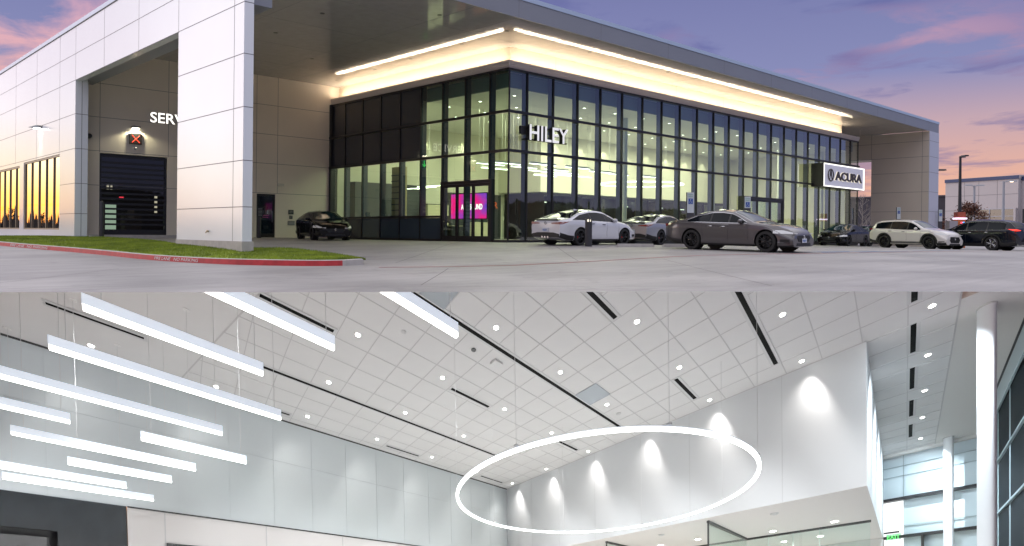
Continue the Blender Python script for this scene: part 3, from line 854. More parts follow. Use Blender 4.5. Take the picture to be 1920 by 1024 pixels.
m2 = MB(); m2.tube([(2.7 * math.cos(t), 2.7 * math.sin(t), 0) for t in [i * math.pi / 32 for i in range(64)]], .035, PE, 6, closed=True); m2.build('ring_diffuser', rg)
m2 = MB()
for t in range(6): m2.tube([(2.7 * math.cos(t * 1.047), 2.7 * math.sin(t * 1.047), .03), (2.7 * math.cos(t * 1.047), 2.7 * math.sin(t * 1.047), 3.08)], .006, PB, 5)
m2.build('wire', rg)
# the showroom lamps' light
for (u, v) in ((28, 31), (35.5, 31), (43, 30.5), (51, 30.5)):
    area_light('showroom_lamp', (u, v, 6.3), (0, 0, 0), 5.5, 5, 700, (1, .93, .66))
def spot_light(loc, target, e, ang, blend, col, r=.03):
    d = bpy.data.lights.new('spot', 'SPOT'); d.energy = e; d.spot_size = math.radians(ang); d.spot_blend = blend; d.color = col; d.shadow_soft_size = r
    o = bpy.data.objects.new('spot_lamp', d); o.location = loc; o.rotation_euler = (Vector(loc) - Vector(target)).to_track_quat('Z', 'Y').to_euler(); COL.objects.link(o); return o
for k in range(8):
    spot_light((37.3 + 2.45 * k, 34.75, 6.4), (37.3 + 2.45 * k, 34.9, 0), 120, 75, .6, (1, .93, .66))
for k in range(3):
    spot_light((26.5 + 3.2 * k, 38.8, 6.4), (26.5 + 3.2 * k, 38.95, 0), 120, 75, .6, (1, .93, .66))
for k in range(5):  # extra spots without fittings, added to brighten the offices
    spot_light((38.2 + 4.3 * k, 37.0, 2.7), (38.2 + 4.3 * k, 37.0, 0), 90, 165, .5, (1, .93, .66))
OSL = emat('office_strip_light', (1, .96, .8), 3.5)
for k in range(6):
    s_ = thing('office_strip_light', 'thin glowing strip light hung low in the glazed offices of the showroom', 'pendant light', (37.6 + 3.5 * k, 36.6 + .5 * (k % 2), 2.15), 0, 'strip lights in the showroom offices')
    m2 = MB(); m2.box(-.8, .8, -.03, .03, 0, .03, OSL); m2.build('diffuser', s_); m2 = MB(); m2.box(-.8, .8, -.03, .03, .031, .07, PB); m2.build('housing', s_)
RDS = pmat('red_mirrored_letters', (.5, .08, .03), .5, emit=(1, .2, .08), es=.35)  # glowing letters stand in for a red reflection in the glass
s_ = thing('red_letter_reflection', 'row of red letters standing in for a reflection low in the glass above the white liftback', 'sign', (31.8, 38.6, 1.7))
m2 = MB(); text_on(m2, 'CUSTOMER', (0, 0, 0), (1, 0, 0), (0, 0, 1), (0, -1, 0), 3.6, .42, RDS, .03); m2.build('letters', s_)
CBW = pmat('cabinet_pale', (.55, .52, .38), .5)
for k, (u, v, ww, hh) in enumerate(((27.0, 37.9, 1.2, 1.0), (29.9, 38.2, 1.6, 2.1), (33.2, 38.0, 1.4, 1.1), (37.0, 33.8, 1.8, .95), (49, 33.4, 1.6, 1.0), (53.5, 34, 1.2, 1.3))):
    s_ = thing('display_cabinet', ('low pale cabinet inside the glass, first from the corner', 'tall pale cabinet inside the glass, near the corner', 'low pale cabinet inside the glass, under the red letters', 'low pale counter inside the glass beneath the ring', 'pale counter inside the glass right of the street doors', 'pale cabinet inside the glass below the white box sign')[k], 'cabinet', (u, v, ZB))
    m2 = MB(); m2.box(-ww / 2, ww / 2, -.25, .25, .08, hh, CBW); m2.build('carcass', s_)
    m2 = MB(); m2.box(-ww / 2 - .02, ww / 2 + .02, -.27, .27, hh, hh + .04, DKW); m2.build('worktop', s_)
    m2 = MB(); m2.box(-ww / 2 + .03, ww / 2 - .03, -.22, .22, 0, .08, DKW); m2.build('plinth', s_)
# things standing in the showroom
SCR = bpy.data.materials.new('screen_picture'); SCR.use_nodes = True
_t = SCR.node_tree; _b = _t.nodes['Principled BSDF']; _g = _t.nodes.new('ShaderNodeNewGeometry'); _n = _t.nodes.new('ShaderNodeTexNoise'); _n.inputs['Scale'].default_value = .9
_t.links.new(_g.outputs['Position'], _n.inputs['Vector']); _r = _t.nodes.new('ShaderNodeValToRGB'); _e = _r.color_ramp.elements
_e[0].position = .38; _e[0].color = (.16, .05, .55, 1); _e[1].position = .62; _e[1].color = (.9, .01, .22, 1)
_t.links.new(_n.outputs[0], _r.inputs[0]); _t.links.new(_r.outputs[0], _b.inputs['Emission Color']); _b.inputs['Emission Strength'].default_value = 1.25; _b.inputs['Base Color'].default_value = (.01, .01, .01, 1)
sc = thing('video_screen', 'big magenta video screen reading AND SOUND behind the entrance doors', 'screen', (24.9, 0, 0))
m2 = MB(); m2.box(-.06, .02, 27.8, 30.55, .70, 1.98, BLACK); m2.build('casing', sc)
m2 = MB(); m2.quad((-.065, 27.84, .74), (-.065, 30.50, .74), (-.065, 30.50, 1.94), (-.065, 27.84, 1.94), SCR); m2.build('display', sc)
m2 = MB(); text_on(m2, 'AND SOUND', (-.07, 29.72, 1.17), (0, -1, 0), (0, 0, 1), (-1, 0, 0), 1.58, .27, emat('white_caption', (1, 1, 1), 1.6), .004, .03); m2.build('caption', sc)
m2 = MB(); m2.box(-.02, .06, 28.2, 28.3, ZB, .69, BLACK); m2.box(-.02, .06, 30, 30.1, ZB, .69, BLACK); m2.build('stand', sc)
def desk(u, v, rz, lab):
    d = thing('reception_desk', lab, 'desk', (u, v, ZB), rz)
    m2 = MB(); m2.box(-1.0, 1.0, -.4, .4, .72, .76, pmat('desk_top', (.45, .42, .3), .4)); m2.build('desk_top', d)
    m2 = MB(); m2.box(-.95, .95, -.38, -.34, 0, .72, DKW); m2.build('modesty_panel', d)
    m2 = MB(); m2.box(-.95, -.9, -.34, .38, 0, .72, DKW); m2.box(.9, .95, -.34, .38, 0, .72, DKW); m2.build('side_panel', d)
    m2 = MB(); m2.box(-.3, .25, 0, .03, .9, 1.25, BLACK); m2.box(-.04, .04, .0, .03, .76, .9, BLACK); m2.build('monitor', d)
desk(25.0, 36.0, 1.57, 'dark desk with monitor nearest the beige wall inside the glass'); desk(25.4, 31.6, 1.57, 'dark desk with monitor just left of the entrance doors inside the glass')
desk(38.5, 30, .2, 'dark desk in the middle of the glass showroom, under the ring pendant'); desk(45.5, 33, .1, 'dark desk inside the glass showroom, behind the street entrance')
for k, (u, v) in enumerate(((26.5, 34.5), (27.3, 36.6))):
    p_ = thing('propeller_pendant', ('slim rod pendant with crossed glowing bars, left one above the desks', 'slim rod pendant with crossed glowing bars, right one above the desks')[k], 'pendant light', (u, v, 2.6))
    m2 = MB(); m2.tube([(0, 0, 0), (0, 0, 3.8)], .012, PB, 6); m2.build('rod', p_)
    m2 = MB(); m2.box(-.05, .05, -1.0, 1.0, -.03, .0, PE); m2.box(-.5, .5, -.04, .04, -.06, -.032, PE); m2.build('light_bar', p_)

# ---- fittings on the building
def wall_thing(name, label, cat, loc): return thing(name, label, cat, loc)
LL = emat('wall_lamp_lens', (1, .95, .72), 14)
for u, lab in ((12.76, 'bright wall lamp above the red X lane signal'), (16.8, 'bright wall lamp above the green arrow lane signal, behind the pier')):
    w = thing('wall_lamp', lab, 'wall lamp', (u, V1, 4.82))
    m2 = MB(); m2.box(-.17, .17, -.22, 0, 0, .09, pmat('lamp_housing', (.3, .3, .28), .4)); m2.build('housing', w)
    m2 = MB(); m2.box(-.14, .14, -.20, -.03, -.02, -.002, LL); m2.build('lens', w)
    spot_light((u, V1 - .22, 4.78), (u, V1 - .10, 0), 75, 150, .35, (1, .93, .62), .05)
XR = emat('red_led_cross', (1, .07, .03), 2.6); GA = emat('green_led_arrow', (.05, 1, .15), 3)
XB = pmat('signal_black', (.015, .012, .012), .5)
w = thing('lane_signal', 'square lane signal showing a red X over the left service door', 'signal', (12.77, V1, 4.31))
m2 = MB(); m2.box(-.27, .27, -.09, 0, -.25, .25, XB); m2.build('housing', w)
m2 = MB()
for s in (-1, 1):
    m2.tube([(-.17 * s, -.096, -.17), (.17 * s, -.096, .17)], .014, XR, 6)
m2.build('red_cross', w)
w = thing('lane_signal', 'square lane signal with a green arrow, seen mirrored in the showroom glass', 'signal', (16.8, V1, 4.31))
m2 = MB(); m2.box(-.27, .27, -.09, 0, -.25, .25, XB); m2.build('housing', w)
m2 = MB(); m2.tube([(0, -.1, .2), (0, -.1, -.18)], .03, GA, 6); m2.tube([(-.13, -.1, -.03), (0, -.1, -.18), (.13, -.1, -.03)], .03, GA, 6); m2.build('green_arrow', w)
LW_ = pmat('letter_white', (.78, .76, .72), .4, emit=(1, .95, .85), es=1.3); LS_ = pmat('letter_side', (.03, .03, .03), .5)  # glow put into the letters so they and their mirror image read bright
w = thing('service_lettering', 'white raised letters SERVICE, partly hidden by the pier, on the service wall', 'lettering', (13.42, V1, 5.18))
m2 = MB(); m2_ = text_on(m2, 'SERVICE', (0, -.0, 0), (1, 0, 0), (0, 0, 1), (0, -1, 0), 2.68, .50, LW_, .07, .015, LS_); m2.build('letters', w)
w = thing('wall_camera', 'small black dome camera on the white return beside the service opening', 'camera', (10.75, V1, 4.27))
m2 = MB(); m2.lathe([(.02, -.22), (.09, -.2), (.12, -.12), (.12, 0)], BLACK, (0, 0, 0), 14, 'y'); m2.build('dome', w)
w = thing('wall_camera', 'small white camera under the red X lane signal', 'camera', (12.78, V1, 3.86))
m2 = MB(); m2.lathe([(.05, -.16), (.07, -.1), (.07, 0)], pmat('camera_white', (.6, .6, .6), .4), (0, 0, 0), 12, 'y'); m2.build('camera_body', w)
w = thing('wall_light_box', 'small unlit white box high on the beige wall above the side door', 'wall box', (20.2, V1, 2.52))
m2 = MB(); m2.box(-.17, .17, -.12, 0, -.07, .07, pmat('box_white', (.6, .57, .5), .5)); m2.build('box', w)
for (u, z, ww, hh, lab, mt) in ((20.84, 1.07, .15, .12, 'upper black notice plate beside the parked black car', BLACK), (20.84, .79, .09, .09, 'small black intercom under the notice plate', BLACK), (20.86, .48, .2, .12, 'grey metal key drop slot low on the beige wall', pmat('grey_plate', (.22, .22, .23), .4, .5))):
    w = thing('wall_plate', lab, 'wall plate', (u, V1, z)); m2 = MB(); m2.box(-ww, ww, -.03, 0, -hh, hh, mt); m2.build('plate', w)
    m2 = MB(); m2.box(-ww * .7, ww * .7, -.034, -.031, hh * .3, hh * .5, pmat('plate_mark', (.35, .35, .35), .5)); m2.box(-ww * .7, ww * .7, -.034, -.031, -hh * .4, -hh * .2, MATS['plate_mark']); m2.build('marking', w)
w = thing('wall_flood_light', 'slim wing shaped floodlight on the white left wall, lit white below', 'wall lamp', (UL, 44.2, 4.95))
m2 = MB(); m2.add([(0, -.35, 0), (0, .35, 0), (-.55, 0, .02), (0, -.35, .12), (0, .35, .12), (-.2, 0, .16)], [(0, 1, 2), (3, 5, 4), (0, 2, 5, 3), (1, 4, 5, 2), (0, 3, 4, 1)], pmat('lamp_metal', (.2, .22, .22), .35)); m2.build('housing', w)
m2 = MB(); m2.box(-.28, -.05, -.2, .2, -.02, -.003, emat('cool_lens', (1, .98, .95), 12)); m2.build('lens', w)
spot_light((UL - .2, 44.2, 4.9), (UL - .1, 44.2, 0), 60, 70, 1, (1, .98, .95), .05)
w = thing('garden_tap', 'small metal tap at the foot of the white pier', 'tap', (UL, 23.9, -.02))
m2 = MB(); m2.tube([(0, 0, 0), (-.07, 0, 0), (-.09, 0, -.05)], .02, pmat('brass', (.35, .28, .18), .35, 1.0), 8); m2.build('spout', w); m2 = MB(); m2.box(-.05, -.02, -.05, .05, .02, .04, MATS['brass']); m2.build('handle', w)
for (u, v, h, lab) in ((10.85, 37.7, 1.55, 'tall dark guard post left of the striped service door'), (14.75, 38.2, 1.3, 'dark guard post right of the striped service door'), (18.3, 37.9, 1.2, 'dark guard post beside the pier near the side door')):
    w = thing('guard_post', lab, 'post', (u, v, -.36)); m2 = MB(); m2.lathe([(.10, 0), (.10, h), (.085, h + .05), (.04, h + .08)], pmat('post_black', (.03, .03, .035), .5), (0, 0, 0), 16); m2.build('post', w)
w = thing('notice_sign', 'small black sign with white lines on the post right of the pier', 'sign', (18.3, 37.78, 1.2)); m2 = MB(); m2.box(-.16, .16, 0, .02, -.45, 0.05, BLACK)
m2.build('plate', w); m2 = MB()
for k in range(6): m2.box(-.11, .11, -.004, -.001, -.05 - .07 * k, -.03 - .07 * k, MATS['plate_mark'])
m2.build('marking', w)
# HILEY
HB = pmat('sign_black', (.012, .012, .013), .5); HWH = pmat('hiley_white', (.85, .85, .85), .4, emit=(1, 1, 1), es=.45)
w = thing('hiley_sign', 'white raised letters HILEY on black rails across the corner glazing', 'sign', (24.24, VC - .16, 4.14))
m2 = MB(); text_on(m2, 'HILEY', (0, 0, 0), (1, 0, 0), (0, 0, 1), (0, -1, 0), 2.5, .68, HWH, .2, .012, HB); m2.build('letters', w)
m2 = MB(); m2.box(-.1, 2.6, -.02, .1, .02, .08, HB); m2.box(-.1, 2.6, -.02, .1, .56, .62, HB); m2.box(-.35, -.02, .0, .12, .25, .6, HB); m2.build('rail', w)
# ACURA
w = thing('acura_sign', 'backlit white box sign reading ACURA beside its calliper emblem', 'sign', (51.6, 23.86, 3.47))
SF = pmat('sign_face', (.50, .50, .58), .4, emit=(.85, .85, 1), es=.20); SE_ = emat('sign_edge_light', (1, .98, .92), 1.6)
LD = pmat('dark_bronze_letter', (.05, .04, .04), .4); HALO = emat('letter_halo', (1, .9, .75), .9)
m2 = MB(); m2.box(-.0, 6.5, .02, .9, 0, 1.57, HB); m2.build('box_body', w)
m2 = MB(); m2.quad((0.08, 0, .08), (6.30, 0, .08), (6.30, 0, 1.50), (.08, 0, 1.50), SF); m2.build('face', w)
m2 = MB(); m2.box(0, 6.5, -.02, .015, 1.50, 1.57, SE_); m2.box(0, 6.5, -.02, .015, 0, .075, SE_); m2.box(6.32, 6.5, -.02, .015, .076, 1.499, SE_); m2.box(0, .07, -.02, .015, .076, 1.499, SE_); m2.build('edge_light', w)
m2 = MB(); text_on(m2, 'ACURA', (1.55, -.05, .48), (1, 0, 0), (0, 0, 1), (0, -1, 0), 4.35, .60, LD, .05, .035); m2.build('letters', w)
m2 = MB(); text_on(m2, 'ACURA', (1.50, -.012, .46), (1, 0, 0), (0, 0, 1), (0, -1, 0), 4.42, .64, HALO, .01, .05); m2.build('letter_glow', w)
m2 = MB()
c0 = (.95, .79)
m2.tube([(c0[0] + .40 * math.cos(t), -.05, c0[1] + .40 * math.sin(t)) for t in [i * math.pi / 16 for i in range(32)]], .04, LD, 6, closed=True)
for s in (-1, 1):
    m2.tube([(c0[0] + .03 * s, -.05, c0[1] + .38), (c0[0] + .09 * s, -.05, c0[1] + .0), (c0[0] + .21 * s, -.05, c0[1] - .33)], .035, LD, 6)
m2.tube([(c0[0] - .1, -.05, c0[1] - .02), (c0[0] + .1, -.05, c0[1] - .02)], .025, LD, 6)
m2.build('emblem', w)
# ------------------------------------------------------------------ the showroom hall below the paving
# The hall is laid out in its own room coordinates (x across, y along, z up; ceiling at z = 6) and set down
# in the ground as a long hall whose ceiling and floor fall away from the rim of the opening.
PI_ = np.array([[-248.16464376733802, 1148.5132777503688, -22.758154559065176], [-861.1202778392943, 775.9598459089404, -691.8255154492491], [-0.7363220544116765, 0.6765243450683671, -0.012026750050826795]])
KE = np.array([[1475.23, 0, 960], [0, 1475.23, 444.917], [0, 0, 1]])
HS = 4.0
HM = RW.T @ np.linalg.inv(KE) @ PI_ * HS
def H(p):
    q = HM @ np.array([p[0], p[1], p[2]], float); return Vector((q[0], q[1], q[2]))
def under(p, m_=0.12):
    # below the paving, or below the line of sight over its rim
    q = H(p); c_ = RW @ np.array(q)
    if c_[2] < 2: return False
    if c_[1] / c_[2] > .0703: return True
    if (Vector((q.x, q.y)) - EA).dot(FN) < .3: return False
    return q.z < g(q.x, q.y) - m_
def hthing(name, label, cat, p, group=None): return thing(name, label, cat, H(p), 0, group)
def HB_(): return MB(xf=H)
def hpart(mb, name, root):
    o = mb.build(name, None); o.parent = root; o.matrix_parent_inverse = Matrix.Translation(-root.location); return o
HC = pmat('hall_ceiling_tile', (.70, .695, .69), .85, nz=.012, nscale=.8)
HCP = pmat('hall_plain_ceiling', (.70, .69, .67), .85)
HGRID = pmat('hall_ceiling_grid', (.54, .53, .53), .8)
HW = pmat('hall_white_wall', (.66, .675, .69), .65)
HGL = pmat('back_painted_wall_glass', (.62, .67, .69), .10, spec=.45)
HDK = pmat('hall_dark_joint', (.03, .03, .03), .7)
HSL = pmat('hall_slot_black', (.002, .002, .002), .8, spec=.05)
HFR = pmat('hall_slot_frame', (.60, .60, .60), .6)
HBLK = pmat('hall_black_frame', (.02, .02, .022), .5)
hall = hthing('showroom_hall', 'bright white showroom hall seen from inside, under a tiled ceiling', 'interior', (-6, 11.3, 2.8))
HALLD, HALLW = 4600, 560        # strength of the hall downlights and of its wall washers
XL, YB, XS, YG = -12.514, 11.30, -0.57, 20.42
# ceiling
mb = HB_(); st_ = .34
def edge_y(x): return .11 + .26 * (x + 12.05)
x = XL
xs_ = [XL + st_ * i for i in range(int((.73 - XL) / st_) + 1)] + [.73]
ys_ = [-3.4 + st_ * i for i in range(70)] + [20.05]
for a, b in zip(xs_, xs_[1:]):
    for c, d in zip(ys_, ys_[1:]):
        if all(under(q, .3) for q in ((a, c, 6), (b, c, 6), (a, d, 6), (b, d, 6))):
            mb.quad((a, c, 6), (b, c, 6), (b, d, 6), (a, d, 6), HC)
hpart(mb, 'tiled_ceiling', hall)
mb = HB_()
for c, d in zip(ys_, ys_[1:]):
    if under((1.66, c, 6), .05) and under((.73, c, 6), .05): mb.box(.73, 1.66, c, d, 6.0, 6.15, HCP)
hpart(mb, 'plain_ceiling_border', hall)
mb = HB_(); mb.box(XS, 1.66, 20.05, 20.2, 5.9, 6.2, HCP); hpart(mb, 'ceiling_end_drop', hall)
mb = HB_()
def first_y(x, z=5.99, y0=-3.4):
    y = y0
    while not under((x, y, z), .35): y += .05
    return y
w = .0085
def gline_x(x, y0, y1, ww=w):
    y0 = max(y0, first_y(x))
    if y1 > y0: mb.box(x - ww, x + ww, y0, y1, 5.992, 6.0, HGRID)
k = 0
for i in range(-18, 2):
    x = .05 + .682 * i
    if x < XL: continue
    y1 = YB if x < XS else 20.05
    gline_x(x, edge_y(x), y1)
gline_x(.73, -3, 19.86, .014)
for i in range(-14, 17):
    y = 9.34 + .68 * i
    if y > 19.9: continue
    # run across x where the tiles are
    x0 = XL if y < YB else XS
    x = x0
    seg = [q for q in np.arange(x0, .735, .05) if under((q, y, 5.99), .33) and edge_y(q) < y]
    if len(seg) > 1: mb.box(seg[0], seg[-1], y - w * .8, y + w * .8, 5.9925, 6.0, HGRID)
mb.box(-.5, .73, 19.855, 19.875, 5.99, 6.0, HGRID)
a, b = Vector((-12.3, edge_y(-12.3))), Vector((-7.0, edge_y(-7.0)))
mb.add([(a.x, a.y, 5.991), (b.x, b.y, 5.991), (b.x, b.y + .03, 5.991), (a.x, a.y + .03, 5.991)], [(0, 1, 2, 3)], HGRID)
hpart(mb, 'ceiling_grid', hall)
# left wall
mb = HB_()
yy = [-3.9 + .2 * i for i in range(77)]
c = first_y(XL, 6.0, -4)
mb.quad((XL, c, 6), (XL, c, 2.83), (XL, YB, 2.83), (XL, YB, 6), HGL)
mb.quad((XL, c - 3, 2.80), (XL, c, 2.80), (XL, c, 6), (XL, c - 3, 4.6), HGL); mb.quad((XL, c, 2.80), (XL, YB, 2.80), (XL, YB, 2.83), (XL, c, 2.83), HGL)
hpart(mb, 'glass_wall_panels', hall)
mb = HB_()
for y in (-3.1, -2.04, -.985, .05, 1.09, 2.12, 3.13, 4.15, 5.17, 6.19, 7.21, 8.23, 9.25, 10.27):
    mb.box(XL, XL + .006, y - .007, y + .007, 2.83, 5.97 if y > c else 5.0, pmat('wall_glass_joint', (.56, .61, .63), .4))
for z in (4.75,): mb.box(XL, XL + .0055, c, YB, z - .004, z + .004, MATS['wall_glass_joint'])
hpart(mb, 'glass_joints', hall)
mb = HB_(); mb.box(XL, XL + .03, c, YB, 5.965, 5.998, HDK); mb.box(XL - .02, XL + .012, -.86, YB, 2.78, 2.815, HDK); hpart(mb, 'shadow_gap', hall)
mb = HB_(); mb.box(XL - .4, XL, -.865, YB, -2.2, 2.78, pmat('hall_lower_wall', (.74, .72, .71), .6)); hpart(mb, 'lower_wall', hall)
mb = HB_()
for y in (-.22, 1.9, 4.0): mb.box(XL, XL + .004, y - .012, y + .012, 1.0, 2.77, HFR)
mb.box(XL, XL + .03, -.2, 3.8, 1.0, 2.02, HBLK); hpart(mb, 'lower_wall_joints', hall)
TILE = pmat('glossy_charcoal_tile', (.018, .022, .027), .10, nz=.12, nscale=1.2, spec=.28)
mb = HB_(); mb.box(XL - .4, XL + .02, -1.92, -.88, -2.2, 2.80, TILE); mb.box(XL - .4, XL + .02, -6, -1.92, 2.06, 2.80, TILE); hpart(mb, 'charcoal_tile_wall', hall)
mb = HB_(); mb.box(XL - .4, XL - .10, -6, -1.92, -2.2, 2.06, HBLK); hpart(mb, 'screen_recess', hall)
# back wall bulkhead
mb = HB_(); mb.quad((XL, YB, 2.81), (XS, YB, 2.81), (XS, YB, 6), (XL, YB, 6), HW); mb.quad((XS, YB, 2.81), (XS, YG, 2.81), (XS, YG, 6), (XS, YB, 6), HW); hpart(mb, 'bulkhead', hall)
mb = HB_()
for x in (-11.75, -10.9, -9.4, -7.7, -5.9, -4.35, -2.1): mb.box(x - .006, x + .006, YB - .004, YB, 2.82, 5.99, pmat('wall_joint', (.58, .59, .60), .7))
mb.box(XL, XS, YB - .012, YB, 5.982, 5.998, HGRID); hpart(mb, 'bulkhead_joints', hall)
mb = HB_(); mb.quad((XL, YB, 2.81), (XS, YB, 2.81), (XS, YG, 2.81), (XL, YG, 2.81), pmat('office_soffit', (.74, .71, .69), .7)); hpart(mb, 'office_soffit', hall)
mb = HB_(); mb.box(XL, XS, 19.6, 19.7, -2.2, 2.80, HW); hpart(mb, 'office_back_wall', hall)
mb = HB_(); mb.box(XL - .3, 2.2, -6, YG + 1, -2.3, -2.2, pmat('hall_floor', (.80, .79, .77), .4)); hpart(mb, 'hall_floor', hall)
# glazed office fronts
OG = glassmat('hall_office_glass', (.80, .90, .87), 1.1)
for xx, y0, y1 in ((-3.97, 11.63, 15.5), (-7.53, 11.75, 15.5)):
    mb = HB_(); mb.box(xx - .035, xx + .035, y0, y1, 2.74, 2.808, HBLK); mb.box(xx - .02, xx + .02, y0, y0 + .04, 0, 2.74, HBLK)
    o = hpart(mb, 'partition_frame', hall)
    mb = HB_(); mb.quad((xx, y0, 0), (xx, y1, 0), (xx, y1, 2.74), (xx, y0, 2.74), OG); o2 = mb.build('pane'); o2.parent = o
mb = HB_(); mb.box(-9.5, -.70, 15.5, 15.58, 2.74, 2.808, HBLK)
o = hpart(mb, 'partition_frame', hall); mb = HB_(); mb.quad((-9.5, 15.54, 0), (-.72, 15.54, 0), (-.72, 15.54, 2.74), (-9.5, 15.54, 2.74), OG); o2 = mb.build('pane'); o2.parent = o
mb = HB_()
for x in (-5.4, -4.6, -3.3, -2.6, -1.9): mb.box(x - .008, x + .008, 15.52, 15.53, 0, 2.74, pmat('glass_edge', (.45, .6, .56), .3))
hpart(mb, 'glass_edges', hall)
# far glazed wall
FG = pmat('pale_reflective_glass', (.66, .76, .80), .10, spec=.7)  # opaque pale colour stands in for daylight behind the glass
mb = HB_()
mb.quad((XS, YG, 4.36), (-.045, YG, 4.36), (-.045, YG, 6.0), (XS, YG, 6.0), FG); mb.quad((-.03, YG, 4.36), (1.95, YG, 4.36), (1.95, YG, 6.3), (-.03, YG, 6.3), FG)
mb.quad((-.04, YG, -1), (1.95, YG, -1), (1.95, YG, 4.36), (-.04, YG, 4.36), FG); mb.quad((XS, YG, 4.24), (-.045, YG, 4.24), (-.045, YG, 4.36), (XS, YG, 4.36), FG)
hpart(mb, 'far_glass', hall)
mb = HB_(); mb.quad((XS, YG, 1.5), (-.04, YG, 1.5), (-.04, YG, 4.24), (XS, YG, 4.24), emat('daylight_pane', (1, 1, 1), 1.15)); hpart(mb, 'daylit_pane', hall)
mb = HB_(); mb.box(XS, 1.95, YG - .22, YG - .02, 4.25, 4.35, HBLK); mb.box(XS, 1.95, YG - .22, YG - .02, 2.81, 2.91, HBLK); mb.box(.40, .47, YG - .2, YG - .02, -1, 2.81, HBLK); mb.box(XS, 1.95, YG - .06, YG - .02, 5.55, 5.56, pmat('thin_grey_joint', (.3, .36, .38), .5)); mb.box(-.045, -.03, YG - .05, YG - .01, 4.36, 6, MATS['thin_grey_joint']); mb.box(1.25, 1.95, YG - .3, YG - .02, 6.04, 6.16, HBLK)
mb.box(XS, 1.95, YG - .05, YG - .02, 5.18, 5.19, MATS['thin_grey_joint']); mb.box(-.03, 1.95, YG - .05, YG - .02, 3.28, 3.29, MATS['thin_grey_joint'])
hpart(mb, 'far_glass_frame', hall)
mb = HB_(); mb.box(XS + .02, XS + .42, 19.9, 19.98, 2.98, 3.03, HBLK); hpart(mb, 'sign_bracket', hall)
# right facade seen from inside
XG = 1.93
NG = pmat('night_blue_glass', (.003, .006, .009), .5, spec=.03)
MUL = pmat('pale_mullion', (.26, .33, .36), .4)
mb = HB_(); ya = first_y(XG, 6.25, 8); mb.quad((XG, ya, -2), (XG, YG, -2), (XG, YG, 6.18), (XG, ya, 6.18), NG); hpart(mb, 'street_glass', hall)
mb = HB_()
for y in (11.0, 12.9, 14.75, 16.6, 18.45): mb.box(XG - .02, XG, y - .012, y + .012, -2, 6.1, MUL)
for z in (4.50, 2.93): mb.box(XG - .05, XG - .0, ya, YG, z - .03, z + .03, MUL)
hpart(mb, 'street_glass_mullions', hall)
mb = HB_(); mb.box(1.70, XG - .05, ya, YG, 6.02, 6.14, pmat('blind_box_white', (.62, .70, .72), .6)); mb.box(1.66, 1.70, ya, YG, 6.0, 6.2, HBLK); mb.box(XG - .05, XG - .02, ya, YG, 5.98, 6.16, MUL); hpart(mb, 'blind_box', hall)
mb = HB_(); mb.box(2.3, 2.4, first_y(2.35, 6.2, 8), YG + .5, -2.3, 6.18, HBLK); hpart(mb, 'outer_wall', hall)
mb = HB_(); mb.box(XL - .3, 2.4, YG + .5, YG + .6, -2.3, 6.18, HBLK); hpart(mb, 'outer_wall', hall)
# round columns
CP_ = pmat('hall_column_white', (.80, .82, .84), .35)
for (x, y, r), lab in (((1.10, 11.865, .122), 'tall white round column nearest the viewer, beside the dark glass'), ((1.02, 19.7, .118), 'farther white round column in front of the far glass wall')):
    c_ = hthing('round_column', lab, 'column', (x, y, -2.2))
    m2 = HB_(); m2.lathe([(r, -2.2), (r, 5.998)], CP_, (x, y, 0), 40); hpart(m2, 'shaft', c_)
    m2 = HB_(); m2.lathe([(r + .012, 5.97), (r + .012, 5.999)], HFR, (x, y, 0), 40); hpart(m2, 'collar', c_)
# air slots in the ceiling
slots = [(-6.09, 2.9, 10.62, 'longest black air slot, running past the middle of the tiled ceiling'), (-10.17, 1.25, 8.62, 'long black air slot above the pale glass wall'), (-2.085, 6.0, 10.64, 'black air slot ending at the white wall on the right'), (-3.92, 5.3, 6.555, 'short black air slot at the upper edge, right of the centre'), (-7.96, 5.32, 6.555, 'short black air slot left of the grey ceiling panel'), (-3.92, 9.38, 10.61, 'short black air slot close to the white wall, above the ring'), (-7.975, 1.2, 2.46, 'short black air slot just above a linear pendant, top left'), (-12.03, 5.35, 6.55, 'short black air slot beside the glass wall, left of the ring'), (-12.03, 9.43, 10.6, 'short black air slot in the far corner inside the ring'), (-7.95, 9.40, 10.61, 'short black air slot crossed by the upper arc of the ring'), (-12.04, 1.22, 2.46, 'short black air slot behind the end of a pendant, on the left'), (-10.77, -1.71, -.43, 'slim black air slot in the plain ceiling at upper left'),
         (.13, 9.3, 10.55, 'first black slot of the right hand row, at the top edge'), (.13, 11.39, 12.58, 'second black slot of the right hand row'), (.13, 13.39, 14.59, 'third black slot of the right hand row'), (.13, 15.41, 16.60, 'fourth black slot of the right hand row'), (.13, 17.37, 18.55, 'farthest black slot of the right hand row')]
for (x, y0, y1, lab) in slots:
    y0 = max(y0, first_y(x, 5.97)); 
    if y1 <= y0: continue
    s_ = hthing('air_slot', lab, 'air slot', (x, y0, 5.98))
    hw = .042 if x > -10.5 or x > .1 else .030
    m2 = HB_(); m2.box(x - hw, x + hw, y0, y1, 5.978, 5.990, HSL); hpart(m2, 'slot', s_)
    m2 = HB_(); f = .10
    m2.box(x - f, x - hw, y0 - .04, y1 + .05, 5.984, 5.9915, HFR); m2.box(x + hw, x + f, y0 - .04, y1 + .05, 5.984, 5.9915, HFR); m2.box(x - hw, x + hw, y1, y1 + .05, 5.984, 5.9915, HFR); hpart(m2, 'slot_frame', s_)
GP_ = pmat('grey_return_grille', (.30, .33, .36), .6)
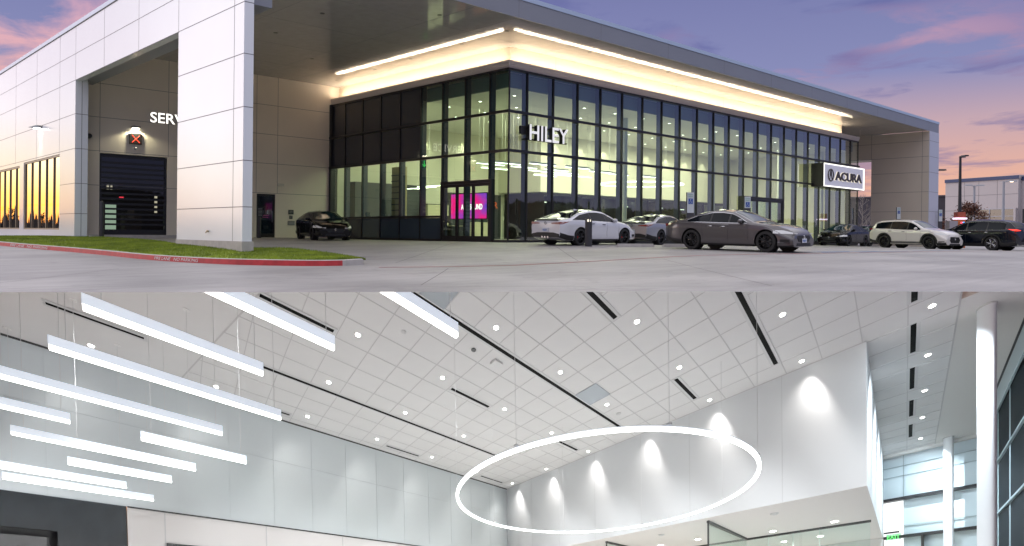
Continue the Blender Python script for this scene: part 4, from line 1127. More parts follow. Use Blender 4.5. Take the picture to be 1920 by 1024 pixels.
for (x0, x1, y0, y1, lab) in ((-6.03, -5.35, 7.98, 8.66, 'grey square return grille in the middle of the ceiling'), (-6.03, -5.35, 3.2, 3.88, 'grey square return grille cut by the top edge above a pendant')):
    y0 = max(y0, first_y((x0), 5.97), first_y(x1, 5.97))
    s_ = hthing('return_grille', lab, 'grille', (x0, y0, 5.98)); m2 = HB_(); m2.box(x0 + .01, x1 - .01, y0, y1, 5.98, 5.991, GP_); hpart(m2, 'grille', s_)
# downlights of the hall
HLENS = emat('hall_downlight_lens', (1, .97, .92), 16); HTR = pmat('hall_downlight_trim', (.75, .74, .73), .4)
def HL(p):
    q = HM @ np.array(p, float); return Vector((q[0], q[1], q[2]))
hd = None
pos = [(x, y) for x in (-11.8, -9.77, -7.75, -5.69, -3.68, -1.65) for y in (-1.28, .8, 2.87, 4.92, 6.97, 9.01, 11.0) if (x, y) != (-9.77, .8)] + [(.37, 10.99 + 2.01 * i) for i in range(5)]
for (x, y) in pos:
    if not under((x, y - .1, 5.97), .25): continue
    p = H((x, y, 6))
    if hd is None:
        hd = thing('recessed_downlight', 'small round glowing downlight recessed in the white tiled ceiling', 'ceiling light', p, group='downlights in the tiled ceiling')
        m2 = MB(xf=HL); m2.lathe([(.062, -.012), (.062, -.001)], HTR, (0, 0, 0), 20); m2.build('trim_ring', hd)
        m2 = MB(xf=HL); m2.lathe([(.046, -.020), (.046, -.013)], HLENS, (0, 0, 0), 20); m2.build('lens', hd)
    else:
        c_ = copy_tree(hd); c_.location = p
    wall = y > 10.5 and x < 0
    lw = x < -11
    dn = (H((x, y, 0)) - H((x, y, 6))).normalized()
    L0_ = H((x, y, 5.94))
    if wall or lw:
        spot_light(L0_, L0_ + dn * 5, HALLW * (1.0 if wall else .55), 98 if wall else 110, .9 if wall else 1.0, (1, .95, .90), .04)
    else:
        spot_light(L0_, L0_ + dn * 5, HALLD * (1), 104 if x < 0 else 140, 1.0, (.96, .98, 1) if x < 0 else (.82, .93, 1), .06)
# small ceiling fittings
for (x, y, r, nm, lab, mt) in ((-6.49, 4.94, .055, 'ceiling_camera', 'small black dome camera in the ceiling beside the long slot', HBLK), (-5.72, 9.67, .07, 'smoke_detector', 'pale smoke detector near the grey grille', HFR), (-7.04, 3.55, .05, 'ceiling_sensor', 'flat white sensor disc near the upper pendant end', HFR)):
    s_ = hthing(nm, lab, 'ceiling fitting', (x, y, 6)); m2 = HB_(); m2.lathe([(r * .5, 5.955), (r, 5.975), (r, 5.99)], mt, (x, y, 0), 16); hpart(m2, 'dome', s_)
s_ = hthing('wireless_router', 'small white box fixed to the ceiling right of the black dome', 'ceiling fitting', (-6.46, 5.58, 6)); m2 = HB_(); m2.box(-6.55, -6.37, 5.47, 5.69, 5.94, 5.99, pmat('box_pale', (.66, .66, .66), .5)); hpart(m2, 'case', s_)
s_ = hthing('smoke_detector', 'white smoke detector on the low soffit above the offices', 'ceiling fitting', (-2.465, 12.26, 2.8)); m2 = HB_(); m2.lathe([(.04, 2.75), (.09, 2.77), (.1, 2.8)], HFR, (-2.465, 12.265, 0), 16); hpart(m2, 'dome', s_)
s_ = hthing('smoke_detector', 'white smoke detector on the low soffit near the left office corner', 'ceiling fitting', (-5.7, 12.31, 2.8)); m2 = HB_(); m2.lathe([(.04, 2.75), (.09, 2.77), (.1, 2.8)], HFR, (-5.7, 12.31, 0), 16); hpart(m2, 'dome', s_)
first = None
for (x, y) in ((-3.04, 14.9), (-1.47, 14.9), (-2.1, 17.3), (-5.2, 14.2), (-6.6, 14.2), (-3.2, 17.4), (-4.8, 17.4)):
    if first is None:
        first = thing('office_downlight', 'small round downlight in the soffit over the glazed offices', 'ceiling light', H((x, y, 2.81)), group='downlights in the office soffit')
        m2 = MB(xf=HL); m2.lathe([(.085, -.012), (.085, -.001)], HLENS, (0, 0, 0), 16); m2.build('lens', first)
    else:
        c_ = copy_tree(first); c_.location = H((x, y, 2.81))
    L0_ = H((x, y, 2.70)); dn = (H((x, y, 0)) - H((x, y, 6))).normalized()
    spot_light(L0_, L0_ + dn * 5, HALLD * .35, 140, .8, (1, .92, .85), .06)
# linear pendants of the hall
HP = pmat('hall_pendant_body', (.80, .85, .90), .45, emit=(.80, .90, 1), es=.45); HE = emat('hall_pendant_diffuser', (1, .985, .96), 3.5)  # faint glow put into the housing so its sides look pale
HWI = pmat('hanging_wire', (.60, .60, .60), .5)
bars = [(-5.19, -.61, .795, 'linear pendant with both ends in view, second highest from the top'), (-6.17, -.97, 1.15, 'longest looking linear pendant, right end above the glass wall'), (-7.26, -1.62, .556, 'linear pendant cut by the left edge, third from the top'), (-8.25, -3.0, -1.12, 'linear pendant cut by the left edge with only a short end in view'), (-9.29, -1.85, .29, 'linear pendant hanging in the middle of the left hand group'), (-8.28, -.40, .973, 'short linear pendant farthest right of the group'), (-10.37, -1.45, -.06, 'short linear pendant low in the group'), (-11.41, -2.6, -.786, 'linear pendant cut by the left edge, second lowest'), (-12.28, -2.55, -.40, 'lowest linear pendant, just above the dark tile wall'), (-4.20, -.8, 1.30, 'linear pendant cut by the top edge, left of the centre'), (-3.17, .1, 2.20, 'linear pendant cut by the top edge nearest the grey grille')]
for (x, y0, y1, lab) in bars:
    ya_, yb_ = y0, y0
    while not under((x, ya_, 2.95), .05) and ya_ < y1: ya_ += .01
    yb_ = ya_
    while not under((x, yb_, 3.095), .05) and yb_ < y1: yb_ += .01
    ym_ = ya_ + (yb_ - ya_) * .3; y0 = yb_
    if x < -12: x = -12.2
    t_ = hthing('linear_pendant', lab, 'pendant light', (x, (y0 + y1) / 2, 2.95), 'linear pendants hanging on the left')
    m2 = HB_(); m2.prism([(ym_, 2.992), (y1, 2.992), (y1, 3.09), (yb_, 3.09)], x - .022, x + .022, HP, 'x'); hpart(m2, 'housing', t_)
    m2 = HB_(); m2.prism([(ya_ + .004, 2.948), (y1 - .002, 2.948), (y1 - .002, 2.991), (ym_ + .004, 2.991)], x - .020, x + .020, HE, 'x'); hpart(m2, 'diffuser', t_)
    for yw in (y0 + .12, y1 - .08):
        zt = 6.0
        while zt > 3.15 and not under((x, yw, zt), .12): zt -= .02
        m2 = HB_(); m2.tube([(x, yw, 3.09), (x, yw, zt)], .003, HWI, 5); hpart(m2, 'wire', t_)
        if zt >= 6.0:
            m2 = HB_(); m2.lathe([(.05, 5.985), (.05, 5.999)], HTR, (x, yw, 0), 14); hpart(m2, 'canopy', t_)
# ring pendant
t_ = hthing('ring_pendant', 'huge glowing ring pendant hanging on thin wires before the white wall', 'pendant light', (-4.82, 7.07, 2.68))
rc, rr, zr = (-4.82, 7.07), 3.12, 2.655
n_ = 160; prof_h = [(-.028, .03, .085), (.028, .03, .085)]
def ringpart(r0, r1, z0, z1, mt, nm):
    m2 = HB_(); vs = []; fs = []
    for i in range(n_):
        t = 2 * math.pi * i / n_
        for r_, z_ in ((r0, z0), (r1, z0), (r1, z1), (r0, z1)): vs.append((rc[0] + r_ * math.cos(t), rc[1] + r_ * math.sin(t), z_))
    for i in range(n_):
        j_ = (i + 1) % n_
        for k_ in range(4): fs.append((4 * i + k_, 4 * i + (k_ + 1) % 4, 4 * j_ + (k_ + 1) % 4, 4 * j_ + k_))
    m2.add(vs, fs, mt, False); hpart(m2, nm, t_)
ringpart(rr - .028, rr + .028, zr + .047, zr + .06, HP, 'housing'); ringpart(rr - .026, rr + .026, zr, zr + .046, HE, 'diffuser')
for (x, y) in ((-3.017, 9.46), (-5.284, 10.06), (-7.23, 8.93), (-7.85, 6.656), (-6.6, 4.55), (-4.2, 4.02), (-2.3, 5.25), (-1.75, 7.4)):
    a = math.atan2(y - rc[1], x - rc[0]); x, y = rc[0] + rr * math.cos(a), rc[1] + rr * math.sin(a)
    zt = 6.0
    while zt > 3.0 and not under((x, y, zt), .12): zt -= .02
    m2 = HB_(); m2.tube([(x, y, zr + .08), (x, y, zt)], .003, HWI, 5); hpart(m2, 'wire', t_)
    m2 = HB_(); m2.box(x - .03, x + .03, y - .03, y + .03, zr + .086, zr + .11, HFR); hpart(m2, 'clamp', t_)
# screen in the tile wall, exit sign
s_ = hthing('wall_screen', 'dark flat screen in a black recess at the lower left', 'screen', (XL, -3, 1)); m2 = HB_(); m2.box(XL - .06, XL + .02, -5, -2.07, .2, 1.905, pmat('dim_screen', (.07, .07, .072), .25)); hpart(m2, 'panel', s_)
m2 = HB_(); m2.box(XL - .08, XL - .061, -5, -2.05, .1, 1.93, HBLK); hpart(m2, 'bezel', s_)
s_ = hthing('exit_sign', 'green lit EXIT sign beneath the bracket by the bright window', 'sign', (-.5, 19.9, 2.8))
m2 = HB_(); text_on(m2, 'EXIT', (-.47, 19.92, 2.75), (1, 0, 0), (0, 0, 1), (0, -1, 0), .34, .17, emat('exit_green', (.15, 1, .2), 1.1), .02, .02); hpart(m2, 'letters', s_)
m2 = HB_(); m2.box(-.5, -.1, 19.93, 19.935, 2.72, 2.95, OG); hpart(m2, 'plate', s_)
for p_, q_ in (((-6, 16.5, 3.4), 0),):
    pass
# ------------------------------------------------------------------ cars
def paint(name, col, metal=.0, rough=.28):
    return pmat(name, col, rough, metal, coat=1.0, spec=.5)
P_BLACK = pmat('black_car_paint', (.003, .003, .004), .12, spec=.35); P_WHITE = paint('white_car_paint', (.62, .63, .66)); P_SILV = paint('silver_car_paint', (.36, .37, .40), .5, .35)
P_GREY = paint('gunmetal_car_paint', (.080, .074, .076), .5, .32); P_PEARL = paint('pearl_car_paint', (.60, .58, .55)); P_NAVY = pmat('navy_car_paint', (.004, .006, .012), .12, spec=.4)
CG = pmat('car_window_glass', (.004, .006, .008), .03, spec=.14); CGT = pmat('car_windscreen_glass', (.010, .030, .036), .03, spec=.6)
CBK = pmat('car_black_plastic', (.012, .012, .013), .5); CCH = pmat('car_chrome', (.55, .55, .56), .15, 1.0)
TL = pmat('car_tail_lamp', (.07, .003, .005), .15, spec=.8, emit=(1, .02, .02), es=.05); TLL = pmat('car_tail_lamp_lit', (.3, .01, .01), .15, emit=(1, .05, .03), es=1.6)
HLM = pmat('car_head_lamp', (.42, .44, .46), .12, spec=1.0, emit=(1, .95, .9), es=.10); RIMB = pmat('black_wheel_rim', (.012, .012, .013), .25, .6); RIMS = pmat('silver_wheel_rim', (.38, .38, .40), .25, .9)
PLT = pmat('number_plate_white', (.62, .66, .72), .5); PLB = pmat('plate_blue', (.03, .12, .42), .5); BRK_ = pmat('red_brake_caliper', (.35, .01, .01), .4)
def sm_interp(pts, N=400, sig=3.0):
    xs = np.array([p[0] for p in pts]); ys = np.array([p[1] for p in pts])
    X = np.linspace(xs[0], xs[-1], N); Y = np.interp(X, xs, ys)
    k = np.exp(-.5 * (np.arange(-12, 13) / sig) ** 2); k /= k.sum()
    Yp = np.r_[2 * Y[0] - Y[12:0:-1], Y, 2 * Y[-1] - Y[-2:-14:-1]]
    Ys = np.convolve(Yp, k, 'valid')
    return lambda x: float(np.interp(x, X, Ys))
SED = dict(L=4.72, W=1.86, wb=2.735, fo=.93, R=.335, top=[(-2.36, .86), (-2.30, .98), (-2.05, 1.03), (-1.85, 1.07), (-1.2, 1.31), (-.55, 1.415), (-.1, 1.42), (.30, 1.38), (.62, 1.25), (1.12, .985), (1.35, .945), (1.95, .84), (2.22, .74), (2.32, .62), (2.36, .52)],
           belt=[(-2.36, .84), (-1.9, .97), (-1.3, .97), (0, .93), (1.0, .90), (1.6, .82), (2.36, .48)], cowl=1.14, rf=.36, rr=-.75, tail=-1.88, side=(-1.72, .98), cp=[-.62, .28], hl=(.70, .60))
LIFT = dict(SED)
TLX = dict(L=4.94, W=1.91, wb=2.87, fo=.88, R=.355, top=[(-2.47, .84), (-2.42, .99), (-2.1, 1.05), (-1.75, 1.07), (-1.15, 1.31), (-.55, 1.43), (-.15, 1.435), (.25, 1.39), (.55, 1.27), (1.05, 1.02), (1.3, .975), (1.95, .89), (2.28, .79), (2.42, .66), (2.47, .50)],
           belt=[(-2.47, .82), (-2.0, .95), (-1.2, .955), (0, .93), (1.0, .92), (1.6, .86), (2.47, .46)], cowl=1.06, rf=.28, rr=-.72, tail=-1.62, side=(-1.50, .88), cp=[-.55, .18], hl=(.74, .64))
SUV = dict(L=4.74, W=1.90, wb=2.75, fo=.94, R=.37, top=[(-2.37, .95), (-2.33, 1.12), (-2.22, 1.30), (-1.98, 1.52), (-1.6, 1.61), (-.8, 1.655), (-.2, 1.65), (.22, 1.59), (.52, 1.47), (1.02, 1.17), (1.25, 1.12), (1.9, 1.03), (2.2, .93), (2.32, .78), (2.37, .58)],
           belt=[(-2.37, .93), (-2.1, 1.08), (-1.3, 1.08), (0, 1.03), (1.0, 1.02), (1.6, .98), (2.37, .55)], cowl=1.04, rf=.24, rr=-1.85, tail=-2.27, side=(-1.92, .90), cp=[-.95, .10], hl=(.90, .80))
MDX = dict(SUV, L=4.98, wb=2.82, fo=.95, R=.385, top=[(-2.49, .95), (-2.45, 1.14), (-2.36, 1.30), (-2.12, 1.58), (-1.7, 1.68), (-.8, 1.72), (-.2, 1.71), (.25, 1.65), (.55, 1.52), (1.10, 1.20), (1.3, 1.15), (2.0, 1.06), (2.3, .94), (2.43, .78), (2.49, .58)], belt=[(-2.49, .93), (-2.2, 1.12), (-1.3, 1.10), (0, 1.06), (1.0, 1.05), (1.6, 1.0), (2.49, .55)], cowl=1.12, rf=.27, rr=-1.98, tail=-2.40, side=(-1.95, .95), cp=[-1.0, .12])
def make_car(sp, name, label, pmt, rims=RIMB, tail_mt=TL, cladding=None, open_door=False, trim=CCH, plate=None, calip=False, group=None, suv=False):
    L, Wd, R = sp['L'], sp['W'], sp['R']
    xf_, xr_ = L / 2 - sp['fo'], L / 2 - sp['fo'] - sp['wb']
    top, belt = sm_interp(sp['top'], sig=3.5), sm_interp(sp['belt'], sig=5)
    bot = sm_interp([(-L / 2, .30), (-L / 2 + .35, .20), (-L / 2 + .7, .17), (L / 2 - .7, .17), (L / 2 - .25, .17), (L / 2, .20)])
    if suv: b0 = bot; bot = lambda x: b0(x) + .04
    def hw(x):
        e = abs(x) / (L / 2); k = .60 if x > 0 else .70
        t = max(0, (e - k) / (1 - k)); lo = .22 if x > 0 else .17
        return Wd / 2 * (1 - lo * t ** 2.4)
    tum = .46 if not suv else .36
    def sect(x):
        w, zb, zB, zt = hw(x), bot(x), belt(x), top(x)
        zB = min(zB, zt - .02)
        h = zt - zB; m_ = min(1, h / .35)
        wB = w * .965
        yt = wB - .03 - tum * h - .04 * m_
        P = [(0, zb), (w * .60, zb), (w * .86, zb + .01), (w * .955, zb + .07), (w * .988, zb + .16), (w * .968, zb + (zB - zb) * .42), (w * 1.0, zb + (zB - zb) * .76), (w * .990, zb + (zB - zb) * .87), (wB, zB)]
        r = .10 * m_ + .012
        P += [(wB - .028 - .01, zB + h * .08), (wB - .03 - (wB - .03 - yt) * .5, zB + h * .48), (yt + (wB - .03 - yt) * .12, zt - r * .85), (yt - .02, zt - r * .38), (yt - .12 * min(1, h / .2) - .03, zt - .022 * m_ - .004), (yt * .5, zt + .004), (0, zt + .010)]
        return P
    def side_y(x, z):
        P = sect(x)[2:13]
        zs = [p[1] for p in P]; ys = [p[0] for p in P]
        return float(np.interp(z, zs, ys))
    NX = 84
    xs = np.array([-L / 2 + L * (.5 - .5 * math.cos(math.pi * i / (NX - 1))) * .35 + .65 * L * i / (NX - 1) for i in range(NX)]); xs[-1] = L / 2
    mb = MB(); M_ = len(sect(0))
    nP = 2 * M_ - 2
    for x in xs:
        P = sect(x)
        full = P + [(-p[0], p[1]) for p in P[-2:0:-1]]
        for p in full: mb.v.append((x, p[0], p[1]))
    for i in range(NX - 1):
        for k in range(nP):
            mb.f.append((i * nP + k, i * nP + (k + 1) % nP, (i + 1) * nP + (k + 1) % nP, (i + 1) * nP + k)); mb.mi.append(0); mb.sm.append(True)
    mb.f += [tuple(range(nP))[::-1], tuple(range((NX - 1) * nP, NX * nP))]; mb.mi += [0, 0]; mb.sm += [True, True]
    mb.mats = [pmt]
    root = thing(name, label, 'car', (0, 0, 0), 0, group)
    body = mb.build('body', root)
    # wheel arches
    cut = MB()
    for wx in (xf_, xr_):
        for s in (-1, 1):
            cut.lathe([(R + .055, s * (Wd / 2 - .30)), (R + .055, s * (Wd / 2 + .1))], CBK, (wx, 0, R + .005), 36, 'y')
    co = cut.build('cut')
    md = body.modifiers.new('b', 'BOOLEAN'); md.operation = 'DIFFERENCE'; md.solver = 'EXACT'; md.object = co
    try: md.material_mode = 'TRANSFER'
    except Exception: pass
    bpy.context.view_layer.update()
    dg = bpy.context.evaluated_depsgraph_get()
    nm = bpy.data.meshes.new_from_object(body.evaluated_get(dg))
    body.modifiers.clear(); body.data = nm; nm.name = 'body'
    try: nm.set_sharp_from_angle(angle=math.radians(32))
    except Exception: pass
    bpy.data.objects.remove(co)
    off = .004
    def patch_side(x0, x1, lo, hi, mt, nm_, s, nx=26, nz_=5, parent=root, o_=off):
        m2 = MB(); X = np.linspace(x0, x1, nx)
        for x in X:
            a, b = lo(x), max(hi(x), lo(x) + .001)
            for k in range(nz_ + 1):
                z = a + (b - a) * k / nz_
                m2.v.append((x, s * (side_y(x, z) + o_), z + .001))
        for i in range(nx - 1):
            for k in range(nz_):
                q = (i * (nz_ + 1) + k, (i + 1) * (nz_ + 1) + k, (i + 1) * (nz_ + 1) + k + 1, i * (nz_ + 1) + k + 1)
                m2.f.append(q if s < 0 else q[::-1]); m2.mi.append(0); m2.sm.append(True)
        m2.mats = [mt]; m2.noflip = True
        return m2.build(nm_, parent)
    def zwin_lo(x): return belt(x) + .035
    def zwin_hi(x): return top(x) - (.115 if not suv else .13)
    sx0, sx1 = sp['side']
    cuts = [sx0] + sp['cp'] + [sx1]
    for s in (-1, 1):
        patch_side(sx0 - .0, sx1 + .0, lambda x: zwin_lo(x) - .01, lambda x: zwin_hi(x) + .006, CBK, 'pillar_trim', s, 40, 5, o_=.0015)
        for a, b in zip(cuts, cuts[1:]):
            w_ = patch_side(a + (.035 if a != sx0 else 0), b - (.035 if b != sx1 else 0), zwin_lo, zwin_hi, CG, 'side_window', s)
        if trim:
            m2 = MB(); X = np.linspace(sx0, sx1, 40)
            up = [(x, s * (side_y(x, max(zwin_hi(x), zwin_lo(x))) + .008), max(zwin_hi(x), zwin_lo(x))) for x in X]; lo_ = [(x, s * (side_y(x, zwin_lo(x)) + .008), zwin_lo(x)) for x in X]
            m2.tube(up, .009, trim, 5); m2.tube(lo_, .009, trim, 5); m2.build('window_trim', root)
        # door shut lines and handles
        m2 = MB()
        for x in (sp['cp'][0] - .28, sp['cp'][1] - .0, sx1 + .05):
            pts_ = [(x + .0, s * (side_y(x, z) + .001), z) for z in np.linspace(bot(x) + .12, belt(x) + .03, 9)]
            m2.tube(pts_, .0045, CBK, 4)
        m2.build('shut_lines', root)
        for x in (sp['cp'][0] + .02, sp['cp'][1] + .55 - .75):
            z = belt(x) - .09; y = side_y(x, z); m2 = MB(); m2.tube([(x - .09, s * (y + .005), z), (x - .06, s * (y + .025), z), (x + .06, s * (y + .025), z), (x + .09, s * (y + .005), z)], .014, trim or CBK, 6); m2.build('door_handle', root)
        # mirror
        x = sx1 - .22; z = belt(x) + .10; y = side_y(x, z)
        m2 = MB(); vs = []; 
        m2.lathe([(.01, -.11), (.055, -.09), (.075, -.03), (.078, .04), (.06, .09), (.01, .10)], pmt, (0, 0, 0), 12, 'y')
        m2.v = [(x + v_[0] * .9, s * (y + .12) + v_[1], z + v_[2]) for v_ in m2.v]; m2.tube([(x, s * y, z - .05), (x, s * (y + .08), z - .02)], .02, CBK, 6); m2.build('wing_mirror', root)
        # head and tail lamps wrapping round the corners
        hz = sp['hl']
        patch_side(L / 2 - .62, L / 2 - .07, lambda x: hz[1] + .02 * (L / 2 - x) - .02, lambda x: hz[0] + .0 * (L / 2 - x) - (.08 * max(0, (x - (L / 2 - .35)) / .3)), HLM, 'headlamp', s, 12, 3, o_=.006)
        tz = (top(-L / 2 + .1) - .02)
        patch_side(-L / 2 + .01, -L / 2 + .48, lambda x: tz - .145 + .13 * max(0, (x + L / 2 - .08) / .40) , lambda x: tz - .05 + .03 * (x + L / 2), tail_mt, 'tail_lamp', s, 12, 3, o_=.007)
        # sill and bumper cladding
        cl = (.16 if suv else .05)
        patch_side(xr_ + R + .06, xf_ - R - .06, lambda x: bot(x) + .012, lambda x: bot(x) + .03 + cl, CBK, 'sill', s, 14, 2, o_=.008)
        patch_side(-L / 2 + .01, xr_ - R - .07, lambda x: bot(x) + .012, lambda x: bot(x) + .20, CBK, 'rear_diffuser', s, 10, 3, o_=.008)
        if suv:
            for wx in (xf_, xr_):
                m2 = MB(); RR = R + .055; A_ = np.linspace(-.15, math.pi + .15, 26)
                for a in A_:
                    for rr_ in (RR - .002, RR + .085):
                        x = wx + rr_ * math.cos(a); z = R + rr_ * math.sin(a); m2.v.append((x, s * (side_y(min(max(x, -L / 2), L / 2), max(z, bot(x) + .0)) + .012), z))
                for i in range(len(A_) - 1):
                    m2.f.append((2 * i, 2 * i + 1, 2 * i + 3, 2 * i + 2)); m2.mi.append(0); m2.sm.append(True)
                m2.mats = [CBK]; m2.build('arch_cladding', root)
        patch_side(xf_ + R + .07, L / 2 - .03, lambda x: bot(x) + .012, lambda x: bot(x) + (.14 if suv else .05), CBK, 'front_lip', s, 8, 2, o_=.008)
        patch_side(L / 2 - .40, L / 2 - .10, lambda x: .30, lambda x: .44, CBK, 'side_intake', s, 8, 3, o_=.006)
    def patch_top(x0, x1, mt, nm_, inset=.10, nx=12, ny=12, yk=None):
        m2 = MB(); X = np.linspace(x0, x1, nx)
        for x in X:
            P = sect(x)[8:]; zB = P[0][1]
            ys = [p[0] for p in P][::-1]; zs = [p[1] for p in P][::-1]
            ymax = P[4][0] + .035 if yk is None else yk(x, P)
            for k in range(ny + 1):
                y = -ymax + 2 * ymax * k / ny
                m2.v.append((x, y, float(np.interp(abs(y), ys, zs)) + .006))
        for i in range(nx - 1):
            for k in range(ny):
                m2.f.append((i * (ny + 1) + k, (i + 1) * (ny + 1) + k, (i + 1) * (ny + 1) + k + 1, i * (ny + 1) + k + 1)); m2.mi.append(0); m2.sm.append(True)
        m2.mats = [mt]; m2.noflip = True; return m2.build(nm_, root)
    patch_top(sp['rf'] + .03, sp['cowl'] - .02, CGT, 'windscreen', yk=lambda x, P: P[3][0] + .01)
    patch_top(sp['tail'] + .05, sp['rr'] - .02, CG, 'rear_window', yk=lambda x, P: P[3][0] - .02)
    # faces of nose and tail
    zf = top(L / 2 - .06)
    m2 = MB(); X0 = L / 2
    gw = hw(L / 2) * .62
    m2.prism([(-gw * .75, .36), (gw * .75, .36), (gw, .50), (gw * .82, zf - .07), (-gw * .82, zf - .07), (-gw, .50)], X0 - .02, X0 + .012, CBK, 'x'); m2.build('grille', root)
    m2 = MB(); m2.prism([(-gw * 1.1, .22), (gw * 1.1, .22), (gw * 1.0, .32), (-gw * 1.0, .32)], X0 - .02, X0 + .010, CBK, 'x'); m2.build('lower_intake', root)
    m2 = MB(); m2.tube([(X0 + .018, .055 * math.cos(t), (zf + .36) / 2 + .02 + .055 * math.sin(t)) for t in [i * .785 for i in range(8)]], .010, CCH, 5, closed=True); m2.tube([(X0 + .018, -.03, (zf + .36) / 2 - .02), (X0 + .018, 0, (zf + .36) / 2 + .06), (X0 + .018, .03, (zf + .36) / 2 - .02)], .008, CCH, 5); m2.build('emblem', root)
    for s in (-1, 1):
        m2 = MB(); hz = sp['hl']; m2.prism([(s * gw * 1.02, hz[1] - .03), (s * hw(L / 2) * .96, hz[1] - .0), (s * hw(L / 2) * .96, hz[0] - .10), (s * gw * 1.0, hz[0] - .09)], X0 - .03, X0 + .010, HLM, 'x'); m2.build('headlamp', root)
    XR_ = -L / 2; tz = top(XR_ + .1) - .02; hr = hw(XR_)
    for s in (-1, 1):
        m2 = MB(); m2.prism([(s * hr * .42, tz - .12), (s * hr * .985, tz - .145), (s * hr * .985, tz - .05), (s * hr * .42, tz - .09)], XR_ - .012, XR_ + .02, tail_mt, 'x'); m2.build('tail_lamp', root)
    m2 = MB(); m2.prism([(-hr * .95, bot(XR_) + .01), (hr * .95, bot(XR_) + .01), (hr * .95, .44), (hr * .55, .50), (-hr * .55, .50), (-hr * .95, .44)], XR_ - .014, XR_ + .02, CBK, 'x'); m2.build('rear_bumper_insert', root)
    m2 = MB()
    for y in ((-.15, 0, .15) if not suv else (-.62, .62)): m2.lathe([(.045, XR_ - .035), (.045, XR_ + .02)], CCH, (0, y, .31), 14, 'x')
    m2.build('exhaust_tip', root)
    m2 = MB(); m2.tube([(XR_ - .02, .05 * math.cos(t), tz - .10 + .05 * math.sin(t)) for t in [i * .785 for i in range(8)]], .009, CBK if pmt in (P_WHITE, P_PEARL) else CCH, 5, closed=True); m2.build('emblem', root)
    if not suv:
        m2 = MB(); m2.prism([(XR_ + .05, top(XR_ + .08) + .0), (XR_ + .03, top(XR_ + .08) + .035), (XR_ + .22, top(XR_ + .22) + .01)], -hr * .8, hr * .8, CBK if pmt == P_WHITE else pmt, 'y'); m2.build('tail_spoiler', root)
        m2 = MB(); xx = sp['rr'] + .12; m2.prism([(xx - .14, top(xx - .12) + .0), (xx - .11, top(xx) + .05), (xx + .10, top(xx + .1) + .0)], -.02, .02, pmt, 'y'); m2.build('roof_fin', root)
    if plate in ('front', 'both'):
        m2 = MB(); m2.box(X0 + .02, X0 + .032, -.16, .16, .33, .47, PLT); po = m2.build('number_plate', root)
        m2 = MB(); text_on(m2, 'HILEY', (X0 + .033, -.12, .365), (0, 1, 0), (0, 0, 1), (1, 0, 0), .24, .065, PLB, .003, .02); m2.build('plate_lettering', po)
    if plate in ('rear', 'both'):
        m2 = MB(); m2.box(XR_ - .035, XR_ - .02, -.16, .16, .52, .68, PLT); po = m2.build('number_plate', root)
        m2 = MB(); text_on(m2, 'HILEY', (XR_ - .036, .12, .56), (0, -1, 0), (0, 0, 1), (-1, 0, 0), .24, .07, PLB, .003, .02); m2.build('plate_lettering', po)
    # wheels
    for wx in (xf_, xr_):
        for s in (-1, 1):
            y0 = s * (Wd / 2 - .235); y1 = s * (Wd / 2 - .015)
            tw = MB(); tw.lathe([(R * .70, y0), (R * .97, y0 + s * .01), (R, y0 + s * .04), (R, y1 - s * .04), (R * .965, y1 - s * .006), (R * .74, y1), (R * .70, y1 - s * .02)], RUB, (wx, 0, R), 40, 'y', cap=False)
            wo = thing('wheel', '', '', (0, 0, 0)) if False else tw.build('tyre', root)
            rm = MB(); rm.lathe([(R * .70, y0 + s * .02), (R * .73, y1 - s * .022), (R * .68, y1 - s * .012), (R * .665, y1 - s * .05), (R * .665, y0 + s * .03)], rims, (wx, 0, R), 40, 'y', cap=False)
            rm.lathe([(.065, y1 - s * .05), (.060, y1 - s * .018), (.03, y1 - s * .010)], rims, (wx, 0, R), 14, 'y')
            ns = 5 if rims is RIMS else 7
            for k in range(ns):
                for d_ in (-.16, .16):
                    a = 2 * math.pi * k / ns; ca, sa = math.cos(a), math.sin(a); cb, sb = math.cos(a + d_), math.sin(a + d_)
                    rm.tube([(wx + .05 * ca, y1 - s * .025, R + .05 * sa), (wx + R * .68 * cb, y1 - s * .026, R + R * .68 * sb)], [.020, .015], rims, 6)
            rm.build('wheel_rim', wo)
            bd = MB(); bd.lathe([(R * .52, y1 - s * .09), (R * .52, y1 - s * .075)], pmat('brake_disc', (.10, .10, .10), .35, .9), (wx, 0, R), 24, 'y')
            if calip: bd.box(wx - .17, wx - .09, y1 - s * .075, y1 - s * .04, R - .08, R + .10, BRK_)
            bd.build('brake_disc', wo)
            hb = MB(); hb.lathe([(R + .05, s * (Wd / 2 - .29)), (R + .05, s * (Wd / 2 - .285))], CBK, (wx, 0, R), 24, 'y'); hb.build('wheel_well', root)
    return root
def put(o, u, v, hx, hy, dz=0.0, ref=None):
    """stand the car with its middle at u, v, nose along (hx, hy), level with the paving"""
    h = Vector((hx, hy)).normalized(); sd_ = Vector((-h.y, h.x))
    zf, zr = g(u + h.x * 1.4, v + h.y * 1.4), g(u - h.x * 1.4, v - h.y * 1.4)
    zl, zr2 = g(u + sd_.x * .8, v + sd_.y * .8), g(u - sd_.x * .8, v - sd_.y * .8)
    X = Vector((h.x, h.y, (zf - zr) / 2.8)).normalized(); Y = Vector((sd_.x, sd_.y, (zl - zr2) / 1.6)).normalized(); Z = X.cross(Y).normalized(); Y = Z.cross(X)
    M = Matrix((X, Y, Z)).transposed()
    o.rotation_euler = M.to_euler(); o.location = (u, v, (zf + zr + zl + zr2) / 4 + dz)
